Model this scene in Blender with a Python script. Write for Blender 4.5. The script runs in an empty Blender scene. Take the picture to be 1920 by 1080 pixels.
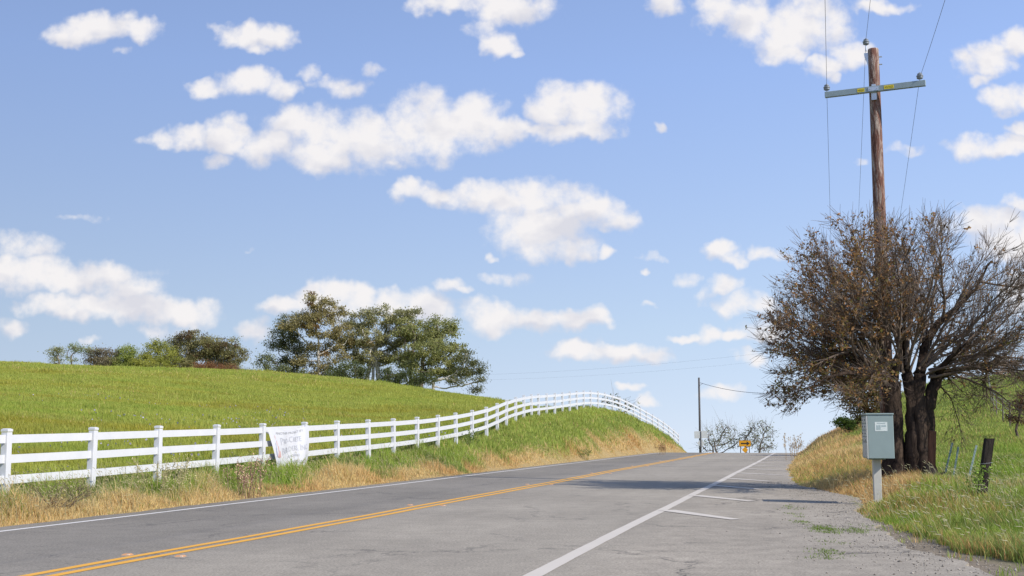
import bpy, bmesh, math, random
import numpy as np
from mathutils import Vector, Matrix
sc = bpy.context.scene
COL = sc.collection
R = math.radians

# ------------------------------------------------------------------ camera
F_PX, PITCH, EYE = 2200.0, R(7.12), 1.3
cam = bpy.data.cameras.new('camera')
camo = bpy.data.objects.new('camera', cam); COL.objects.link(camo)
cam.sensor_width = 36.0; cam.lens = F_PX * 36.0 / 1920.0
cam.clip_start = 0.1; cam.clip_end = 20000.0
camo.location = (0, 0, EYE); camo.rotation_euler = (R(90) + PITCH, 0, 0)
sc.camera = camo
CT, ST = math.cos(PITCH), math.sin(PITCH)

def ray(px, py):
    u = (px - 960.0) / F_PX; v = (540.0 - py) / F_PX
    up = ST + v * CT; fw = CT - v * ST
    return u / fw, up / fw                       # sideways and up per metre of distance

def W(px, py, Y):                                # a point of the photograph at distance Y
    a, b = ray(px, py)
    return Vector((a * Y, Y, EYE + b * Y))

# ------------------------------------------------------------------ exposure, sun, sky
SUN_STRENGTH, SKY_STRENGTH, EXPOSURE = 3.6, 0.12, 0.55
CLOUD_GAIN = 1.0
sc.view_settings.view_transform = 'Standard'; sc.view_settings.look = 'None'
sc.view_settings.gamma = 1.0; sc.view_settings.use_curve_mapping = False
sc.view_settings.exposure = EXPOSURE
sun = bpy.data.lights.new('sun', 'SUN'); suno = bpy.data.objects.new('sun', sun); COL.objects.link(suno)
sun.energy = SUN_STRENGTH; sun.angle = R(0.5); sun.color = (1.0, 0.955, 0.89)
SUN_DIR = Vector((10.8, -7.9, 10.8)).normalized()
suno.rotation_euler = SUN_DIR.to_track_quat('Z', 'Y').to_euler()
suno.location = (30, -20, 40)

CLOUDS = [  # x, y, half width, half height, thinness
(140,62,46,24,0),(197,48,62,28,0),(255,54,42,22,0),(237,100,18,14,.6),
(412,54,30,14,.6),(458,66,50,24,0),(522,66,34,24,0),(482,90,34,14,.3),
(398,165,50,18,.2),(462,156,62,27,0),(532,166,34,22,.1),
(580,130,26,18,.55),(620,150,46,20,.4),(658,164,46,20,.5),(690,130,32,20,.6),
(300,264,38,14,.5),(356,256,50,22,.2),(428,256,52,32,0),(500,275,62,34,0),(580,236,84,40,0),
(600,292,62,34,0),(690,262,90,50,0),(800,236,80,60,0),(884,230,66,54,0),(945,242,66,28,0),(1000,243,50,13,.2),
(1040,196,48,38,0),(1112,208,62,48,0),(1080,243,86,20,0),(402,300,32,16,.5),(736,302,30,12,.5),
(772,362,48,24,0),(832,374,52,20,0),(904,370,52,32,0),(1000,372,112,34,0),(1095,398,84,30,0),(1160,412,46,24,.2),
(1010,428,92,44,0),(1050,465,80,30,0),(1150,385,40,14,.5),(920,478,17,11,.2),(1138,475,22,13,.2),
(945,522,50,15,.66),(842,538,40,17,.2),(872,546,26,10,.4),
(540,575,58,20,.1),(612,555,66,30,0),(668,572,52,34,0),(735,566,50,24,0),(795,580,48,32,0),
(925,594,76,30,0),(1002,602,60,22,0),(1062,600,52,20,.1),(1112,597,30,20,.1),
(1080,654,60,20,0),(1160,660,72,21,0),(1230,668,56,18,.2),(480,620,38,24,.1),(310,622,60,20,.4),
(45,462,70,30,.35),(50,515,130,36,0),(170,525,110,34,0),(235,548,80,24,0),(120,575,112,20,.1),
(240,578,110,26,0),(325,588,84,26,0),(14,608,32,22,.3),(92,582,20,12,.6),(174,638,14,12,.6),(165,410,52,13,.6),
(832,8,56,18,0),(950,14,76,34,0),(905,52,40,22,.4),(935,82,36,24,.1),(962,98,18,12,.3),
(1240,14,36,20,.2),(1345,20,50,34,.1),(1410,34,60,42,0),(1468,56,70,48,0),(1530,46,76,54,0),(1470,98,46,28,0),
(1592,100,42,24,.1),(1540,124,40,20,.1),(1558,146,16,12,.3),(1650,12,66,14,.2),
(1350,470,34,20,.1),(1372,486,26,14,.2),(1442,478,48,14,.3),(1290,522,26,22,.4),(1318,552,22,24,.5),(1352,535,42,20,.3),(1388,566,44,26,.2),(1425,572,32,20,.4),
(1280,632,38,10,.3),(1332,626,36,18,.1),(1390,628,40,13,.2),(1436,618,50,22,.2),
(1410,672,40,18,.2),(1190,732,30,9,.4),(1210,757,22,13,.2),(1352,738,46,16,.3),
(1812,114,38,28,.1),(1856,108,52,32,0),(1905,80,44,26,0),(1830,146,28,18,.3),(1896,184,50,26,0),(1835,276,66,20,.1),(1895,272,46,22,0),(1908,240,26,18,.1),
(1690,275,46,12,.5),(1615,297,22,9,.5),(1905,380,32,20,.2),(1866,418,84,30,0),(1900,452,74,44,0),(1905,545,40,44,.1),
(1236,241,16,14,.6),(1228,483,32,11,.6),(1208,513,13,10,.4),(1212,577,18,9,.6),(460,460,13,8,.7)]

world = bpy.data.worlds.new('World'); sc.world = world; world.use_nodes = True
nt = world.node_tree; nt.nodes.clear()
def WN(t, **k):
    n = nt.nodes.new(t)
    for a, b in k.items(): setattr(n, a, b)
    return n
def WL(a, b): nt.links.new(a, b)
def wmath(op, a, b=None, c=None, clamp=False):
    n = WN('ShaderNodeMath', operation=op, use_clamp=clamp)
    for i, v in enumerate((a, b, c)):
        if v is None: continue
        if isinstance(v, (int, float)): n.inputs[i].default_value = v
        else: WL(v, n.inputs[i])
    return n.outputs[0]
tc = WN('ShaderNodeTexCoord'); sx = WN('ShaderNodeSeparateXYZ'); WL(tc.outputs['Generated'], sx.inputs[0])
# physical sky, looked up a little above the true elevation so that the thick horizon band is not yellow
sky = WN('ShaderNodeTexSky', sky_type='NISHITA', sun_disc=False)
sky.sun_elevation = R(38.9); sky.sun_rotation = R(126.2); sky.air_density = 1.0; sky.dust_density = 0.3; sky.ozone_density = 2.2
elev = wmath('MULTIPLY_ADD', wmath('MAXIMUM', sx.outputs[2], 0.0), 0.80, 0.17)
cxyz = WN('ShaderNodeCombineXYZ'); WL(wmath('MULTIPLY', sx.outputs[0], 0.0), cxyz.inputs[0]); WL(sx.outputs[1], cxyz.inputs[1]); WL(elev, cxyz.inputs[2])
WL(cxyz.outputs[0], sky.inputs[0])
tint = WN('ShaderNodeMix', data_type='RGBA', blend_type='MULTIPLY'); tint.inputs[0].default_value = 1.0
WL(sky.outputs[0], tint.inputs[6]); tr = WN('ShaderNodeValToRGB'); WL(sx.outputs[2], tr.inputs[0])
for q_, (p_, c_) in enumerate(((0.0, (1.34, 1.0, .84)), (0.09, (1.42, 1.13, .95)), (0.30, (1.47, 1.285, 1.30)))):
    if q_ > 1: tr.color_ramp.elements.new(.5)
    tr.color_ramp.elements[q_].position = p_; tr.color_ramp.elements[q_].color = (*[v_ / 2 for v_ in c_], 1)
sg_ = WN('ShaderNodeVectorMath', operation='SCALE'); WL(tr.outputs[0], sg_.inputs[0]); WL(wmath('MULTIPLY_ADD', sx.outputs[0], 0.62, 2.04), sg_.inputs['Scale'])
WL(sg_.outputs[0], tint.inputs[7])
# cumulus clouds as directions in the sky
yy = wmath('MAXIMUM', sx.outputs[1], 0.12)
pu = wmath('DIVIDE', sx.outputs[0], yy); pw = wmath('DIVIDE', sx.outputs[2], yy)
pc = WN('ShaderNodeCombineXYZ'); WL(pu, pc.inputs[0]); WL(pw, pc.inputs[1])
def noise(vec, scale, detail, rough=0.55, color=False, sc2=None):
    n = WN('ShaderNodeTexNoise', noise_dimensions='2D'); n.inputs['Scale'].default_value = scale
    n.inputs['Detail'].default_value = detail; n.inputs['Roughness'].default_value = rough
    WL(vec, n.inputs['Vector']); return n.outputs['Color' if color else 'Fac']
def shift(vec, mul, add):
    n = WN('ShaderNodeVectorMath', operation='MULTIPLY_ADD'); WL(vec, n.inputs[0]); n.inputs[1].default_value = mul; n.inputs[2].default_value = add
    return n.outputs[0]
nz = noise(pc.outputs[0], 26.0, 3.0, 0.6, True)
nzc = shift(nz, (0.032, 0.024, 0), (-0.016, -0.012, 0))
pa = WN('ShaderNodeVectorMath', operation='ADD'); WL(pc.outputs[0], pa.inputs[0]); WL(nzc, pa.inputs[1]); P2 = pa.outputs[0]
P3 = shift(P2, (1, 1, 1), (0.004, 0.011, 0))
chains = []
for SRC, LIST in ((P2, CLOUDS), (P3, CLOUDS)):
  prev = None
  for (x, y, rx, ry, thin) in LIST:
    cu, cw = ray(x, y); eu = ray(x + rx * 1.12, y)[0]; ew = ray(x, y - ry * 1.15)[1]
    ru, rw = abs(eu - cu), abs(ew - cw)
    a = WN('ShaderNodeVectorMath', operation='MULTIPLY_ADD'); WL(SRC, a.inputs[0])
    a.inputs[1].default_value = (1 / ru, 1 / rw, 0); a.inputs[2].default_value = (-cu / ru, -cw / rw, math.sqrt(thin))
    d = WN('ShaderNodeVectorMath', operation='DOT_PRODUCT'); WL(a.outputs[0], d.inputs[0]); WL(a.outputs[0], d.inputs[1])
    prev = d.outputs['Value'] if prev is None else wmath('SMOOTH_MIN', prev, d.outputs['Value'], 0.22)
  chains.append(prev)
prev = chains[0]
fb = noise(pc.outputs[0], 42.0, 7.0, 0.58)
fb2 = noise(shift(pc.outputs[0], (1, 1.5, 1), (0.004, 0.010, 0)), 24.0, 4.0, 0.5)
field = wmath('ADD', wmath('SUBTRACT', 1.0, prev), wmath('MULTIPLY_ADD', fb, 1.75, -0.84))
am = WN('ShaderNodeMapRange', interpolation_type='SMOOTHSTEP'); WL(field, am.inputs[0])
am.inputs[1].default_value = -0.22; am.inputs[2].default_value = 1.0
front = wmath('MULTIPLY', am.outputs[0], wmath('GREATER_THAN', sx.outputs[1], 0.14))
shade = WN('ShaderNodeMapRange'); WL(wmath('ADD', wmath('MULTIPLY_ADD', wmath('MINIMUM', wmath('MAXIMUM', wmath('SUBTRACT', chains[1], chains[0]), -0.8), 0.5), 0.30, 0.06), wmath('ADD', fb2, wmath('MULTIPLY', noise(pc.outputs[0], 14.0, 2.0), 0.8))), shade.inputs[0])
shade.inputs[1].default_value = 0.7; shade.inputs[2].default_value = 1.05
ccol = WN('ShaderNodeMix', data_type='RGBA'); WL(shade.outputs[0], ccol.inputs[0])
K = 5.15 * CLOUD_GAIN
ccol.inputs[6].default_value = (K * .80, K * .80, K * .87, 1); ccol.inputs[7].default_value = (K * 1.03, K * 1.0, K * 1.0, 1)
cm = WN('ShaderNodeMix', data_type='RGBA'); WL(wmath('MULTIPLY', front, 0.97), cm.inputs[0]); WL(tint.outputs[2], cm.inputs[6]); WL(ccol.outputs[2], cm.inputs[7])
bg = WN('ShaderNodeBackground'); bg.inputs[1].default_value = SKY_STRENGTH; WL(cm.outputs[2], bg.inputs[0])
wo = WN('ShaderNodeOutputWorld'); WL(bg.outputs[0], wo.inputs[0])
world.cycles.sampling_method = 'MANUAL'; world.cycles.sample_map_resolution = 256

# ------------------------------------------------------------------ helpers
rng = np.random.default_rng(7); random.seed(7)
def tag(o, label=None, cat=None, group=None, kind=None):
    if label: o['label'] = label
    if cat: o['category'] = cat
    if group: o['group'] = group
    if kind: o['kind'] = kind
    return o
def empty(name, loc, rz=0.0, **k):
    o = bpy.data.objects.new(name, None); COL.objects.link(o); o.location = loc; o.rotation_euler = (0, 0, rz)
    o.empty_display_size = 0.2
    return tag(o, **k)
def link(name, me, mat=None, parent=None, smooth=False):
    o = bpy.data.objects.new(name, me); COL.objects.link(o)
    if mat is not None:
        for m in (mat if isinstance(mat, (list, tuple)) else [mat]): me.materials.append(m)
    if parent is not None: o.parent = parent
    if smooth: me.polygons.foreach_set('use_smooth', np.ones(len(me.polygons), dtype=bool))
    return o
def mesh_np(name, V, quads=None, tris=None, cols=None, mats=None):
    me = bpy.data.meshes.new(name)
    quads = np.zeros((0, 4), int) if quads is None else quads
    tris = np.zeros((0, 3), int) if tris is None else tris
    nq, ntr = len(quads), len(tris)
    me.vertices.add(len(V)); me.vertices.foreach_set('co', np.ascontiguousarray(V, dtype=np.float32).ravel())
    me.loops.add(nq * 4 + ntr * 3); me.polygons.add(nq + ntr)
    me.loops.foreach_set('vertex_index', np.concatenate([quads.ravel(), tris.ravel()]).astype(np.int32))
    me.polygons.foreach_set('loop_start', np.concatenate([np.arange(nq) * 4, nq * 4 + np.arange(ntr) * 3]).astype(np.int32))
    if cols is not None:
        a = me.attributes.new('col', 'FLOAT_COLOR', 'POINT')
        c4 = np.ones((len(V), 4), np.float32); c4[:, :3] = cols; a.data.foreach_set('color', c4.ravel())
    me.update(calc_edges=True); me.validate()
    return me

def vnoise(x, y, seed=0):                         # smooth value noise, vectorised
    xi = np.floor(x).astype(np.int64); yi = np.floor(y).astype(np.int64); fx = x - xi; fy = y - yi
    def h(a, b):
        n = (a * 374761393 + b * 668265263 + seed * 1442695041) & 0xFFFFFFFF
        n = ((n ^ (n >> 13)) * 1274126177) & 0xFFFFFFFF
        return ((n ^ (n >> 16)) & 0xFFFF) / 65535.0
    fx = fx * fx * (3 - 2 * fx); fy = fy * fy * (3 - 2 * fy)
    return (h(xi, yi) * (1 - fx) + h(xi + 1, yi) * fx) * (1 - fy) + (h(xi, yi + 1) * (1 - fx) + h(xi + 1, yi + 1) * fx) * fy
def fbm(x, y, seed=0, oct=4):
    s = 0; a = 0.5; t = 0
    for k in range(oct): s = s + a * vnoise(x * 2 ** k, y * 2 ** k, seed + k); t += a; a *= 0.5
    return s / t

class MB:
    def __init__(s): s.v = []; s.f = []; s.m = []
    def add(s, vs, fs, m=0):
        b = len(s.v); s.v += [tuple(v) for v in vs]; s.f += [tuple(i + b for i in f) for f in fs]; s.m += [m] * len(fs)
    def box(s, c, d, M=None, m=0, top=1.0):
        hx, hy, hz = d[0] / 2, d[1] / 2, d[2] / 2
        vs = [Vector((x * (top if z > 0 else 1), y * (top if z > 0 else 1), z)) for z in (-hz, hz) for x, y in ((-hx, -hy), (hx, -hy), (hx, hy), (-hx, hy))]
        if M is not None: vs = [M @ v for v in vs]
        vs = [v + Vector(c) for v in vs]
        s.add(vs, [(3, 2, 1, 0), (4, 5, 6, 7), (0, 1, 5, 4), (1, 2, 6, 5), (2, 3, 7, 6), (3, 0, 4, 7)], m)
    def tube(s, pts, rad, n=8, m=0, cap=True):
        pts = [Vector(p) for p in pts]; rad = rad if hasattr(rad, '__len__') else [rad] * len(pts)
        b = len(s.v); prevx = None
        for i, p in enumerate(pts):
            d = (pts[min(i + 1, len(pts) - 1)] - pts[max(i - 1, 0)]).normalized()
            x = d.orthogonal().normalized() if prevx is None else (prevx - d * prevx.dot(d)).normalized()
            prevx = x; y = d.cross(x)
            for k in range(n):
                a = 2 * math.pi * k / n; s.v.append(tuple(p + (x * math.cos(a) + y * math.sin(a)) * rad[i]))
        for i in range(len(pts) - 1):
            for k in range(n):
                s.f.append((b + i * n + k, b + i * n + (k + 1) % n, b + (i + 1) * n + (k + 1) % n, b + (i + 1) * n + k)); s.m.append(m)
        if cap:
            s.f.append(tuple(b + k for k in reversed(range(n)))); s.m.append(m)
            s.f.append(tuple(b + (len(pts) - 1) * n + k for k in range(n))); s.m.append(m)
    def build(s, name, mat, parent=None, smooth=False, bevel=0, M=None):
        me = bpy.data.meshes.new(name)
        v = s.v if M is None else [tuple(M @ Vector(p)) for p in s.v]
        me.from_pydata(v, [], s.f); me.polygons.foreach_set('material_index', s.m)
        if bevel:
            bm = bmesh.new(); bm.from_mesh(me); bmesh.ops.bevel(bm, geom=bm.edges[:], offset=bevel, segments=1, affect='EDGES'); bm.to_mesh(me); bm.free()
        return link(name, me, mat, parent, smooth)

# ------------------------------------------------------------------ materials
class Mat:
    def __init__(s, name, rough=0.8, spec=0.3):
        s.m = bpy.data.materials.new(name); s.m.use_nodes = True; s.nt = s.m.node_tree
        s.b = s.nt.nodes['Principled BSDF']; s.b.inputs['Roughness'].default_value = rough
        s.b.inputs['Specular IOR Level'].default_value = spec
        s.out = s.nt.nodes['Material Output']; s.tc = s.N('ShaderNodeTexCoord')
    def N(s, t, **k):
        n = s.nt.nodes.new(t)
        for a, b in k.items(): setattr(n, a, b)
        return n
    def L(s, a, b): s.nt.links.new(a, b)
    def noise(s, scale, detail=4, rough=0.55, vec=None, dist=0.0, mp=None, out='Fac'):
        n = s.N('ShaderNodeTexNoise'); n.inputs['Scale'].default_value = scale; n.inputs['Detail'].default_value = detail
        n.inputs['Roughness'].default_value = rough; n.inputs['Distortion'].default_value = dist
        v = vec or s.tc.outputs['Object']
        if mp:
            m = s.N('ShaderNodeMapping'); m.inputs['Scale'].default_value = mp; s.L(v, m.inputs[0]); v = m.outputs[0]
        s.L(v, n.inputs['Vector']); return n.outputs[out]
    def ramp(s, fac, stops):
        r = s.N('ShaderNodeValToRGB'); e = r.color_ramp.elements
        while len(e) < len(stops): e.new(0.5)
        for k, (p, c) in enumerate(stops):
            e[k].position = p; e[k].color = (*(c if hasattr(c, '__len__') else (c, c, c)), 1)
        s.L(fac, r.inputs[0]); return r.outputs[0]
    def mix(s, fac, a, b, blend='MIX'):
        n = s.N('ShaderNodeMix', data_type='RGBA', blend_type=blend)
        for i, v in ((0, fac), (6, a), (7, b)):
            if isinstance(v, (int, float)): n.inputs[i].default_value = v
            elif hasattr(v, '__len__'): n.inputs[i].default_value = (*v, 1)
            else: s.L(v, n.inputs[i])
        return n.outputs[2]
    def color(s, c):
        if hasattr(c, '__len__'): s.b.inputs['Base Color'].default_value = (*c, 1)
        else: s.L(c, s.b.inputs['Base Color'])
        return s
    def bump(s, h, strength=0.4, dist=0.02):
        n = s.N('ShaderNodeBump'); n.inputs['Strength'].default_value = strength; n.inputs['Distance'].default_value = dist
        s.L(h, n.inputs['Height']); s.L(n.outputs[0], s.b.inputs['Normal']); return s
def simple(name, c, rough=0.7, var=0.12, scale=6, metallic=0.0, spec=0.3, bump=0.0):
    m = Mat(name, rough, spec); f = m.noise(scale, 5, 0.6)
    lo = tuple(x * (1 - var) for x in c); hi = tuple(min(1, x * (1 + var)) for x in c)
    m.color(m.ramp(f, [(0.3, lo), (0.7, hi)])); m.b.inputs['Metallic'].default_value = metallic
    if bump: m.bump(m.noise(scale * 6, 4), bump, 0.01)
    return m.m
def leafy(name, trans=0.3, rough=0.6):
    m = Mat(name, rough, 0.25); a = m.N('ShaderNodeAttribute', attribute_name='col'); m.color(a.outputs['Color'])
    if trans:
        t = m.N('ShaderNodeBsdfTranslucent'); m.L(a.outputs['Color'], t.inputs[0])
        x = m.N('ShaderNodeMixShader'); x.inputs[0].default_value = trans
        m.L(m.b.outputs[0], x.inputs[1]); m.L(t.outputs[0], x.inputs[2]); m.L(x.outputs[0], m.out.inputs[0])
    return m.m
M_GRASS = leafy('grass_blades', 0.38, 0.55); M_LEAF = leafy('tree_leaves', 0.45, 0.42); M_DRY = leafy('dry_stems', 0.1, 0.8)

def bark(name, c1, c2, sc_=6.0):
    m = Mat(name, 0.95, 0.1); n = m.noise(sc_, 6, 0.7, mp=(1, 1, 0.22), dist=0.6)
    m.color(m.ramp(n, [(0.32, c1), (0.62, c2)])); m.bump(n, 0.9, 0.05); return m.m

# ------------------------------------------------------------------ terrain
ANG = R(14.2); SA, CA = math.sin(ANG), math.cos(ANG)
def to_st(X, Y): return X * SA + Y * CA, X * CA - Y * SA
def to_xy(s, t): return s * SA + t * CA, s * CA - t * SA
def road_z(s):
    a = np.maximum(np.asarray(s, float) - 81.7, 0.0); z = -0.00075 * a * a
    return np.where(a > 40, -1.2 - 0.065 * (a - 40), z)
T_L, T_Y, T_R = -11.15, -6.93, -2.53                # left asphalt edge, centre line, right white line
def edge_r(s):
    return np.interp(s, [-30, 0, 8, 11.9, 13.5, 15, 17.3, 21.1, 24.8, 26.6, 28.9, 32.7, 45.2, 79, 200],
                     [3.0, 2.6, 2.0, 1.64, 1.3, 1.05, .84, .74, .86, .8, .2, -.5, -.9, -1.0, -1.0])
# fence posts: picture column of each post, distance grows by an even pitch along the rails
FX = [-286, -124, 14, 176, 297, 407, 492, 572, 632, 693, 738, 783, 821, 856, 885, 914, 933, 949, 967, 982.5, 996, 1009.5, 1024, 1040, 1054.5,
      1068, 1081, 1094.5, 1107, 1120.5, 1134, 1148, 1162, 1175, 1188, 1200.5, 1212, 1223, 1233.5, 1244, 1254, 1263.5, 1272]
FY = [808.5, 808.3, 808, 803, 800, 798, 796.5, 792.5, 790, 788, 786.5, 784, 779.5, 775, 771, 765, 757, 749.5, 744, 741, 739.3, 738.8, 738.7, 737.5, 736.4,
      735, 733.4, 732.1, 731.8, 733.6, 736.2, 739.6, 744, 750, 756.3, 764, 770, 776.4, 783, 790, 797, 805, 813]
NP = len(FX)
def fence_depth(i): return 19.9 * (1 + 0.1179 * (i - 2))
# posts nearer than the frame follow the straight run of the fence
for k in (0, 1):
    i = k - 2; FX[k] = 960 + (-946 + 64.3 * i) / (1 + 0.1179 * i)
POSTS = []
for i in range(NP):
    p = W(FX[i], FY[i], fence_depth(i)); POSTS.append([p.x, p.y, p.z])
POSTS = np.array(POSTS)
sm = POSTS.copy()
for _ in range(2):                                  # even out reading noise
    sm[1:-1, 0] = 0.25 * sm[:-2, 0] + 0.5 * sm[1:-1, 0] + 0.25 * sm[2:, 0]
    sm[1:-1, 2] = 0.25 * sm[:-2, 2] + 0.5 * sm[1:-1, 2] + 0.25 * sm[2:, 2]
POSTS[:, 0] = 0.5 * (sm[:, 0] + POSTS[:, 0]); POSTS[:, 2] = sm[:, 2]
POST_H = 1.22
PS, PT = to_st(POSTS[:, 0], POSTS[:, 1]); PB = POSTS[:, 2] - POST_H
fs = np.concatenate([[-60], PS, [PS[-1] + 12, 170, 300, 6000]]); ft = np.concatenate([[PT[0]], PT, [PT[-1], PT[-1], PT[-1], PT[-1]]])
fz = np.concatenate([[0.15], PB, [float(road_z(PS[-1] + 12)) + .35, float(road_z(170)) + .2, float(road_z(300)), float(road_z(6000))]])
def tps_fit(P, z):
    n = len(P); d = np.linalg.norm(P[:, None] - P[None], axis=2); Kt = np.where(d > 0, d * d * np.log(d + 1e-9), 0)
    A = np.zeros((n + 3, n + 3)); A[:n, :n] = Kt + np.eye(n) * 2.0; A[:n, n] = 1; A[:n, n + 1:] = P; A[n, :n] = 1; A[n + 1:, :n] = P.T
    w = np.linalg.solve(A, np.concatenate([z, [0, 0, 0]])); return P, w
def tps_eval(m, X, Y):
    P, w = m; n = len(P); out = np.zeros(X.size); x = X.ravel(); y = Y.ravel()
    for a in range(0, x.size, 20000):
        d2 = (x[a:a + 20000, None] - P[:, 0]) ** 2 + (y[a:a + 20000, None] - P[:, 1]) ** 2
        out[a:a + 20000] = (0.5 * d2 * np.log(d2 + 1e-9)) @ w[:n] + w[n] + w[n + 1] * x[a:a + 20000] + w[n + 2] * y[a:a + 20000]
    return out.reshape(X.shape)
CL = [W(*p) for p in [(0, 678, 115), (-300, 668, 108), (-700, 665, 95), (200, 687, 120), (400, 698, 125), (600, 714, 130), (800, 733, 125), (940, 753, 110), (1020, 768, 102),
      (50, 760, 48), (-300, 760, 45), (300, 770, 55), (600, 770, 68), (150, 720, 80), (450, 730, 88), (800, 762, 82), (-500, 720, 70)]]
CL += [Vector(v) for v in [(-60, 170, 6.5), (-30, 175, 5.0), (-5, 175, 2.5), (-90, 150, 7.5), (-140, 130, 8), (8, 150, 1.0), (14, 170, -1.5), (-40, 260, 0), (-150, 260, 2), (-220, 60, 9), (-120, 0, 8), (-60, -40, 4),
      (4, 100, 2.6), (12, 125, 0.6), (-60, 15, 3.6), (-30, 0, 1.6)]]
for i in range(0, NP, 3): CL.append(Vector((POSTS[i, 0], POSTS[i, 1], PB[i])))
CL.append(Vector((-14, 5, .15))); CL.append(Vector((-13, -20, .15)))
TL = tps_fit(np.array([(v.x, v.y) for v in CL]), np.array([v.z for v in CL]))
CR = [W(*p) for p in [(1900, 1000, 15), (1900, 930, 22), (1845, 930, 20), (1700, 898, 27.5), (1900, 862, 35), (1900, 800, 55), (1850, 762, 75), (1915, 735, 95), (1800, 724, 108), (1720, 722, 112),
      (1650, 812, 58), (1600, 852, 44), (1530, 862, 50), (1562, 812, 72), (1520, 832, 74), (1495, 842, 78), (1650, 765, 82), (1640, 905, 24), (2100, 1000, 14), (2200, 850, 40), (2200, 770, 60), (2300, 730, 90),
      (1620, 775, 90), (1530, 845, 88), (1565, 850, 126), (1540, 880, 126), (1620, 815, 126), (1700, 780, 130), (1800, 750, 135), (1920, 745, 135), (2100, 740, 135)]]
for s_ in (-20, 0, 10, 20, 30, 40, 50, 60, 70, 80, 90, 105, 120, 150):
    x, y = to_xy(s_, float(edge_r(s_)) + 0.3); CR.append(Vector((x, y, float(road_z(s_)))))
CR += [Vector(v) for v in [(60, 150, 0), (30, 130, -.6), (45, 150, -1), (90, 100, 7), (120, 60, 7), (50, 180, -5), (100, 200, -3), (60, 0, 3), (100, -40, 4), (30, -20, .6)]]
TR = tps_fit(np.array([(v.x, v.y) for v in CR]), np.array([v.z for v in CR]))
def sstep(x): x = np.clip(x, 0, 1); return x * x * (3 - 2 * x)
def height_raw(s, t):
    X, Y = to_xy(s, t); rz = road_z(s); er = edge_r(s)
    tf = np.interp(s, fs, ft); zf = np.interp(s, fs, fz)
    # left: verge rising to the fence, then the field
    span = T_L - tf; d = (T_L - t) / span; dd = np.clip(d, 0, 1)
    verge = (rz - .03) + (zf - rz + .03) * (1 - (1 - dd) ** np.where(zf > 1.2, 1.55, 1.15))
    far = np.maximum(s - 135, 0) * -0.06
    fieldz = tps_eval(TL, X, Y); fade = sstep((np.hypot(X, Y) - 190) / 150)
    fieldz = fieldz * (1 - fade) + (-4 - 0.065 * np.hypot(X, Y)) * fade
    bl = sstep((tf - t) / 4.0); left = np.where(d < 1, verge, zf * (1 - bl) + fieldz * bl)
    rightz = tps_eval(TR, X, Y); fade = sstep((np.hypot(X, Y) - 170) / 120)
    rightz = rightz * (1 - fade) + (-4 - 0.065 * np.hypot(X, Y)) * fade
    br = sstep((t - er) / 1.6); right = (rz - .03) * (1 - br) + rightz * br
    mid = rz - .07
    z = np.where(t < T_L, left, np.where(t > er, right, mid))
    bump = (fbm(X * .35, Y * .35, 3, 3) - .5) * .22 + (fbm(X * .07, Y * .07, 9, 2) - .5) * .5 * sstep((np.abs(t + 6) - 12) / 20)
    w = np.where(t < T_L, sstep((T_L - t) / 1.2), sstep((t - er) / 1.6)) * (1 - .7 * np.exp(-((t - tf) / 1.5) ** 2))
    return z + bump * w
def seq(parts):
    out = []
    for a, b, st in parts: out += list(np.arange(a, b, st))
    return np.array(out + [parts[-1][1]])
TG = np.concatenate([-np.geomspace(160, 4000, 14)[::-1], seq([(-158, -50, 3), (-50, -20, 1.2), (-20, -10.4, .3), (-10.4, -1.6, 1.6), (-1.6, 6, .25), (6, 30, .8), (30, 110, 3)]), np.geomspace(114, 4000, 14)])
SG = np.concatenate([-np.geomspace(60, 2000, 10)[::-1], seq([(-55, 6, 3), (6, 50, .5), (50, 130, 1.0), (130, 260, 4)]), np.geomspace(266, 4500, 16)])
SS, TT = np.meshgrid(SG, TG, indexing='ij'); ZZ = height_raw(SS, TT)
def H(X, Y):
    s, t = to_st(np.asarray(X, float), np.asarray(Y, float))
    i = np.clip(np.searchsorted(SG, s) - 1, 0, len(SG) - 2); j = np.clip(np.searchsorted(TG, t) - 1, 0, len(TG) - 2)
    u = (s - SG[i]) / (SG[i + 1] - SG[i]); v = (t - TG[j]) / (TG[j + 1] - TG[j])
    return (ZZ[i, j] * (1 - u) + ZZ[i + 1, j] * u) * (1 - v) + (ZZ[i, j + 1] * (1 - u) + ZZ[i + 1, j + 1] * u) * v
def Hf(x, y): return float(H(x, y))

def dryness(X, Y):                                  # where the grass has gone to straw
    s, t = to_st(X, Y); n = fbm(X * .45, Y * .45, 21, 4); n2 = fbm(X * .12, Y * .12, 5, 3)
    tf = np.interp(s, fs, ft); er = edge_r(s)
    dl = (T_L - t) / (T_L - tf)
    lim = np.interp(s, [10, 20, 30, 40, 55, 70, 100], [.50, .52, .58, .48, .38, .38, .5])
    left = np.clip((lim + (n - .5) * np.interp(s, [35, 55], [1.15, .45]) - dl) * 3.5, 0, 1)
    left = np.where(dl > 1.0, np.clip((n2 - .55) * .6, 0, .06), left)
    dr = t - er
    band = np.interp(s, [12, 18, 22, 25, 30, 45, 70, 90], [.0, .0, .4, 1.4, 2.6, 3.4, 3.6, 3.6])
    right = np.clip((band * (.55 + n * 1.1) - dr) * 1.1, 0, 1) * np.clip(.45 + n2 * 1.1, 0, 1)
    right = np.maximum(right, np.clip((n - .5) * 3.2, 0, .36) * sstep((Y - 10) / 4) * (1 - .8 * sstep((Y - 20) / 8)))
    return np.where(t < -6, left, right)
GREEN_F = np.array([.355, .38, .07]); GREEN_V = np.array([.275, .35, .055]); STRAW = np.array([.68, .50, .22]); ORANGE = np.array([.52, .29, .10]); OLIVE = np.array([.22, .19, .035])
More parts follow.
